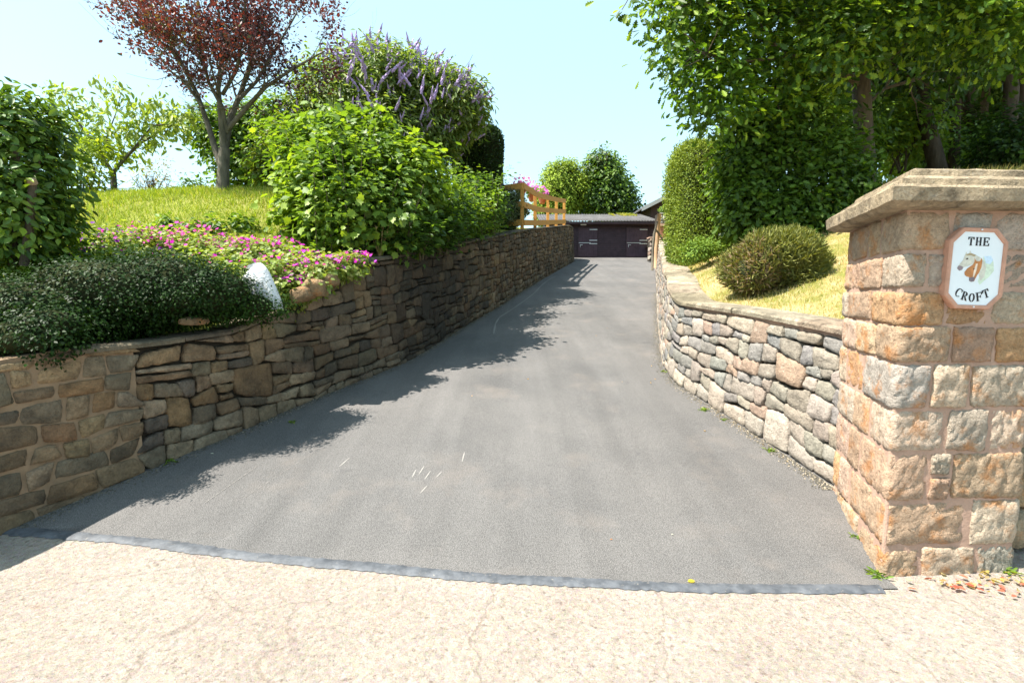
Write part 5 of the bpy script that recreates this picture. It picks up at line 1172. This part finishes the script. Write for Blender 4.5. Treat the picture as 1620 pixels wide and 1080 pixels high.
for (pts, rad, _) in list(segs)[1:]:
    for i in range(1, len(pts)):
        for k in range(2): grow(rs, pts[i], unit(pts[i]-pts[i-1] + rs.normal(size=3)*.5), .6, .018, 1, segs, tips, .6, up=.02)
wood('trunk', segs, M_BARK, oak, n0=10)
B = blobpx([(1110, 30, 7.3, 62, 62, .6), (1135, 110, 7.3, 62, 62, .55), (1180, 60, 7.6, 90, 80, .7), (1120, -60, 7.4, 80, 70, .7), (1090, 150, 7.0, 26, 36, .3), (1115, 180, 7.0, 30, 20, .3), (1230, 130, 7.8, 70, 60, .6), (1280, 60, 7.6, 85, 75, .7), (1240, -60, 7.6, 110, 90, .9), (1340, 60, 7.2, 60, 60, .4),
            (1400, 20, 7.5, 90, 70, .8), (1480, 10, 7.4, 90, 75, .8), (1380, -90, 7.8, 120, 90, 1.), (1520, -90, 7.8, 120, 90, 1.), (1570, 20, 7.2, 85, 65, .8), (1200, 190, 8.0, 52, 42, .5), (1270, 170, 8.2, 62, 46, .5), (1020, 8, 7.0, 30, 12, .2), (1650, 0, 7.5, 90, 110, .9), (1300, -220, 8.5, 200, 90, 1.5), (1060, 70, 7.1, 26, 26, .25), (1075, 100, 7.0, 30, 26, .3), (1150, 175, 7.2, 46, 26, .35), (1075, 10, 7.2, 40, 40, .4)])
B = B + blobpx([(1120, -160, 7.4, 110, 70, .9), (1230, -220, 7.6, 120, 70, 1.1), (1400, -230, 7.8, 130, 80, 1.2), (1540, -230, 7.8, 120, 80, 1.2)])  # unseen canopy high above the view, added to shade crown and woodland
foliage('crown', rs, B, 34000, .112, OAK, M_LEAF, oak, [(.11, .20, .016), (.06, .12, .011), (.22, .31, .025), (.035, .07, .007)], [2.6, 3, 1.5, 2.2], .6, .22, 2.5, 12, None, cluster=9, crad=.14, up=.75, droop=.3, inner=.62, jit=.6)
bush('hawthorn_shrub', 'dark spreading leafy shrub under the oak beside the clipped conifer', [(1220, 270, 8.3, 82, 75, .7), (1180, 330, 7.9, 48, 62, .5), (1300, 300, 8.1, 76, 78, .7), (1250, 350, 7.8, 80, 52, .6), (1340, 340, 7.9, 46, 58, .5), (1160, 280, 8.2, 32, 55, .45), (1200, 220, 8.5, 52, 42, .5)], 17000, .095, OAK, [(.05, .10, .010), (.09, .16, .018), (.03, .06, .008), (.16, .25, .03)], [3, 2.8, 1, 1.8], 222, 'shrub', cr=.1, stems=6, inner=.72, rough=.34, jit=1.0)
# woodland trees
M_BARKD = plain('dark_bark', (.075, .058, .045), .95, 10, .5, .03, 20, .1, stretch=(1, 1, .25))
wt = [((1492, 300), (1462, 180), (1448, 60), 11.0, .17, 'thick dark leaning trunk nearest behind the gate pillar cap'), ((1508, 290), (1512, 150), (1500, 0), 13.5, .13, 'thin upright trunk just right of the leaning one'), ((1540, 290), (1530, 150), (1545, 10), 15.0, .2, 'broad dark trunk deep in the wood behind the pillar'),
      ((1592, 290), (1600, 140), (1580, 0), 12.0, .16, 'woodland tree whose trunk stands nearest the edge of view'), ((1425, 270), (1410, 190), (1432, 80), 16.0, .1, 'slim far trunk between the oak and the leaning tree'), ((1562, 300), (1556, 180), (1570, 60), 18.0, .14, 'far slim trunk in the gap left of the last woodland trunk'),
      ((1478, 290), (1492, 170), (1520, 20), 12.4, .075, 'thin sapling trunk crossing just behind the thick leaning one'), ((1615, 290), (1618, 150), (1610, 0), 14.0, .17, 'dark trunk cut by the edge of view above the pillar cap')]
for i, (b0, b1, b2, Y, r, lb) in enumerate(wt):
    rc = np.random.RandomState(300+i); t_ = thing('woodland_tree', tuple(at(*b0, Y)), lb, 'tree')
    segs = [([at(b0[0]+3, b0[1]+60, Y), at(*b0, Y), at(*b1, Y), at(*b2, Y), at(b2[0]+rc.uniform(-30, 30), b2[1]-200, Y)], [r*1.15, r, r*.85, r*.75, r*.4], 4)]; tips = []
    for k in range(7):
        u_ = rc.uniform(.2, 1); p_ = segs[0][0][2]*(1-u_) + segs[0][0][3]*u_; grow(rc, p_, unit(np.array((rc.normal(), rc.normal()*.5, .3))), 1.2, .035, 2, segs, tips, .5, up=.03)
    wood('trunk', segs, M_BARKD, t_)
    cx_, cy_ = b2; L = [(cx_+rc.uniform(-60, 60), cy_-rc.uniform(-30, 60), Y+rc.uniform(-.5, 1.5), 110*11/Y+30, 70*11/Y+20, 1.6) for _ in range(5)] + [(cx_+rc.uniform(-90, 90), cy_+rc.uniform(30, 70), Y+1.5, 36, 26, .7) for _ in range(2)]  # upper blobs, largely out of view, enlarged to shade the woodland floor
    foliage('crown', rc, blobpx(L), 8200, .11 + .004*Y, OVAL, M_LEAF, t_, [DG, MG, (.025, .05, .01), LG], [3, 2.4, 2, .8], .8, .25, 1.6, 20+i, None, cluster=8, crad=.22, up=.7, inner=.4)  # leaf mix weighted dark, so woodland shade is partly put into the colour
for i, (px, py, Y, rx, rz, n, sz, cl, lb) in enumerate(((1420, 200, 11.5, 50, 48, 4200, .10, [YG, LG, MG], 'bright sunlit bush glowing between the oak and the leaning trunk'), (1330, 215, 11.0, 55, 52, 3800, .10, [LG, MG, YG], 'sunlit foliage bush behind the left side of the oak trunk'), (1460, 235, 14, 60, 40, 3000, .13, [LG, MG], 'green undergrowth bush behind the base of the leaning trunk'),
        (1545, 225, 14.5, 60, 55, 3600, .14, [MG, DG, LG], 'undergrowth bush at the foot of the broad dark trunk'), (1610, 225, 11.0, 50, 60, 3200, .11, [DG, MG], 'dark undergrowth bush behind the right end of the pillar cap'), (1375, 130, 15, 70, 70, 3600, .15, [LG, YG, MG], 'high light green bush deep between the oak and the wood'))):
    bush('undergrowth_bush', lb, [(px, py, Y, rx, rz, 1.0), (px+rx*.6, py+rz*.4, Y+.4, rx*.6, rz*.6, .7), (px-rx*.6, py+rz*.3, Y-.2, rx*.6, rz*.6, .7)], n, sz, OVAL, cl, [3, 2, 1.5][:len(cl)], 320+i, inner=.6, shell=.7)
for i, (px, py, Y, rx, rz) in enumerate(((1380, 60, 24, 110, 170), (1480, 40, 26, 110, 200), (1590, 60, 24, 120, 220), (1320, 120, 26, 90, 120), (1700, 60, 20, 130, 240), (1540, 180, 22, 90, 90))):
    rc = np.random.RandomState(340+i); c = at(px, 300, Y)
    t_ = thing('far_woodland_tree', (c[0], c[1], float(zr(c[0], c[1]))-.3), ['far dense tree filling the gap right of the oak trunk', 'tall far tree behind the leaning trunk', 'far dense tree behind the trunk nearest the edge of view', 'far tree behind the oak crown', 'far tree beyond the edge of the pillar cap', 'far low tree behind the broad dark trunk'][i], 'tree')
    foliage('crown', rc, blobpx([(px, py, Y, rx, rz, 2.5), (px-rx*.5, py+rz*.5, Y, rx*.6, rz*.5, 2), (px+rx*.5, py+rz*.4, Y, rx*.6, rz*.5, 2)]), 9000, .28, OVAL, M_LEAF, t_, [DG, (.03, .055, .012), MG], [3, 2.5, 1], .5, .2, .9, 30+i, None, cluster=7, crad=.5, up=.5, inner=.6)  # dark leaf mix again carries some of the wood's shade in its colour
    segs = []; tips = []; grow(rc, (c[0], c[1], float(zr(c[0], c[1]))-.3), (0, 0, 1), 4.5, .22, 2, segs, tips, .4); wood('trunk', segs, M_BARKD, t_)
# ------------------------------------------------------------------ small things on the ground
def onground(px, py):
    aa = (px-810)/FPX; bb = (540-py)/FPX; c_, s_ = math.cos(PITCH), math.sin(PITCH); r_ = np.array((aa, c_+bb*s_, -s_+bb*c_))
    P0 = None
    t = (-SL*2.75-CAMH)/(r_[2]-SL*r_[1]); P0 = np.array((0, 0, CAMH)) + r_*t
    if P0[1] < 3.1: t = -CAMH/r_[2]; P0 = np.array((0, 0, CAMH)) + r_*t
    for _ in range(6):
        z = float(zd(P0[0], P0[1])); t = (z-CAMH)/r_[2]; P0 = np.array((0, 0, CAMH)) + r_*t
    return P0
M_SCR = plain('chalky_scratch', (.30, .28, .26), .9, 60, .3, 0); M_SCRL = plain('faint_scratch', (.235, .22, .205), .9, 90, .4, 0)
def mark(a, b2, wd_, mt, seg=3, name='scratch_mark'):
    A = onground(*a); B_ = onground(*b2); d = unit(B_-A); n_ = np.array((-d[1], d[0], 0)); V = []
    for i in range(seg+1):
        p_ = A + (B_-A)*i/seg; w_ = wd_*(.35 + .65*math.sin(math.pi*min(.97, max(.1, i/seg)))); p_[2] = float(zd(p_[0], p_[1])) + .003
        V += [tuple(p_ - n_*w_/2), tuple(p_ + n_*w_/2)]
    obj(name, V, [(2*i, 2*i+1, 2*i+3, 2*i+2) for i in range(seg)], mt, drive)
for a, b2 in (((652, 755), (658, 743)), ((663, 750), (671, 737)), ((672, 758), (681, 745)), ((690, 755), (699, 746)), ((665, 780), (676, 768)), ((537, 738), (553, 724)), ((731, 730), (735, 715))): mark(a, b2, .0095, M_SCR)
for k in range(10):
    t = k/10; mark((325+85*t, 795-60*t), (325+85*(t+.08), 795-60*(t+.08)), .007, M_SCRL, 2); mark((385+115*t, 788-75*t), (385+115*(t+.06), 788-75*(t+.06)), .005, M_SCRL, 2)
rf = np.random.RandomState(77)
def leaflitter(px, py, sx, sy, n, cols, size, label, seed):
    r_ = np.random.RandomState(seed); c = onground(px, py); P = c + np.stack([r_.normal(size=n)*sx, r_.normal(size=n)*sy, np.zeros(n)], -1); P[:, 2] = zd(P[:, 0], P[:, 1]) + .006 + r_.rand(n)*.012
    o = leaves('fallen_leaves', P, r_.normal(size=(n, 3))*.35 + np.array((0, 0, 1)), r_.normal(size=(n, 3)), size*r_.uniform(.6, 1.3, n), OVAL, M_LEAF, None, lcol(r_, P, cols, [1]*len(cols)), origin=c); o['kind'] = 'stuff'; o['label'] = label
leaflitter(1545, 928, .17, .05, 46, [(.5, .3, .08), (.45, .12, .08), (.42, .35, .18), (.35, .2, .08)], .035, 'fallen leaves at the foot of the gate pillar', 1)
leaflitter(1600, 915, .12, .06, 30, [(.35, .26, .14), (.4, .3, .1)], .035, 'dry litter beside the rubble wall', 2)
leaflitter(1000, 560, 1.2, 1.2, 14, [(.45, .25, .1), (.3, .2, .1)], .022, 'scattered dry leaves on the driveway', 3)
for px, py, cl, lb, s_ in ((1088, 921, (.6, .48, .05), 'yellow leaf lying on the tar joint', .05), (1062, 846, (.6, .58, .52), 'pale scrap lying on the asphalt', .016), (965, 854, (.45, .2, .1), 'small orange leaf on the asphalt', .018), (333, 718, (.7, .7, .7), 'white scrap on the shaded asphalt under the left wall', .025), (1035, 600, (.5, .3, .15), 'dry leaf lying at the edge of the drive by the right wall', .03), (1113, 682, (.45, .3, .15), 'brown leaf on the asphalt near the right wall', .03)):
    c = onground(px, py); o = leaves('fallen_leaf' if 'leaf' in lb else 'paper_scrap', c[None] + np.array((0, 0, .006)), np.array([(.1, -.1, 1)]), np.array([(1., .3, 0)]), s_, OVAL, M_LEAF, None, np.array([cl])); tag(o, lb, 'leaf' if 'leaf' in lb else 'litter', None, 'thing')

# grit and dead leaves gathered along both wall feet
def gritline(S, C, side, y0, y1, n, label, seed):
    r_ = np.random.RandomState(seed); u0, u1 = (float(np.interp(v, (C[:_ly] if C is LC else C)[:, 1], S[:_ly] if C is LC else S)) for v in (y0, y1)); u = r_.uniform(u0**.5 if u0 > 0 else 0, u1**.5, n)**2; u = np.maximum(u, u0)
    P2 = along(S, C, u) + normal_at(S, C, u, side)*(.015 + np.abs(r_.normal(size=(n, 1)))*.055); P = np.concatenate([P2, np.zeros((n, 1))], 1); P[:, 2] = zd(P[:, 0], P[:, 1]) + .004
    T = (np.array([(.5, 0, 0), (0, .5, 0), (-.5, 0, 0), (0, -.45, 0), (.05, .05, .45)], float), [(0, 1, 4), (1, 2, 4), (2, 3, 4), (3, 0, 4)])
    c_ = lcol(r_, P, [(.2, .17, .13), (.1, .09, .07), (.32, .27, .2), (.16, .11, .05)], [2, 3, 1, 1])
    o = leaves('grit', P, r_.normal(size=(n, 3))*.3 + np.array((0, 0, 1)), r_.normal(size=(n, 3)), r_.uniform(.004, .016, n), T, M_GRIT, None, c_); o['kind'] = 'stuff'; o['label'] = label
M_GRIT = plain('grit_stone', None, .95, 30, .3, 0, attr=True)
gritline(LS, LC, 1, 3.2, 16, 5200, 'grit gathered along the foot of the left wall', 901)
gritline(RS, RC, -1, 3.7, 14, 4200, 'grit gathered along the foot of the right wall', 902)
seam = [(781, 528), (784, 512), (790, 502), (812, 488), (832, 474), (846, 463), (856, 452), (866, 444), (880, 436)]
for a, b2 in zip(seam[:-1], seam[1:]): mark(a, b2, .035, M_SCRL, 2, 'seam_mark')
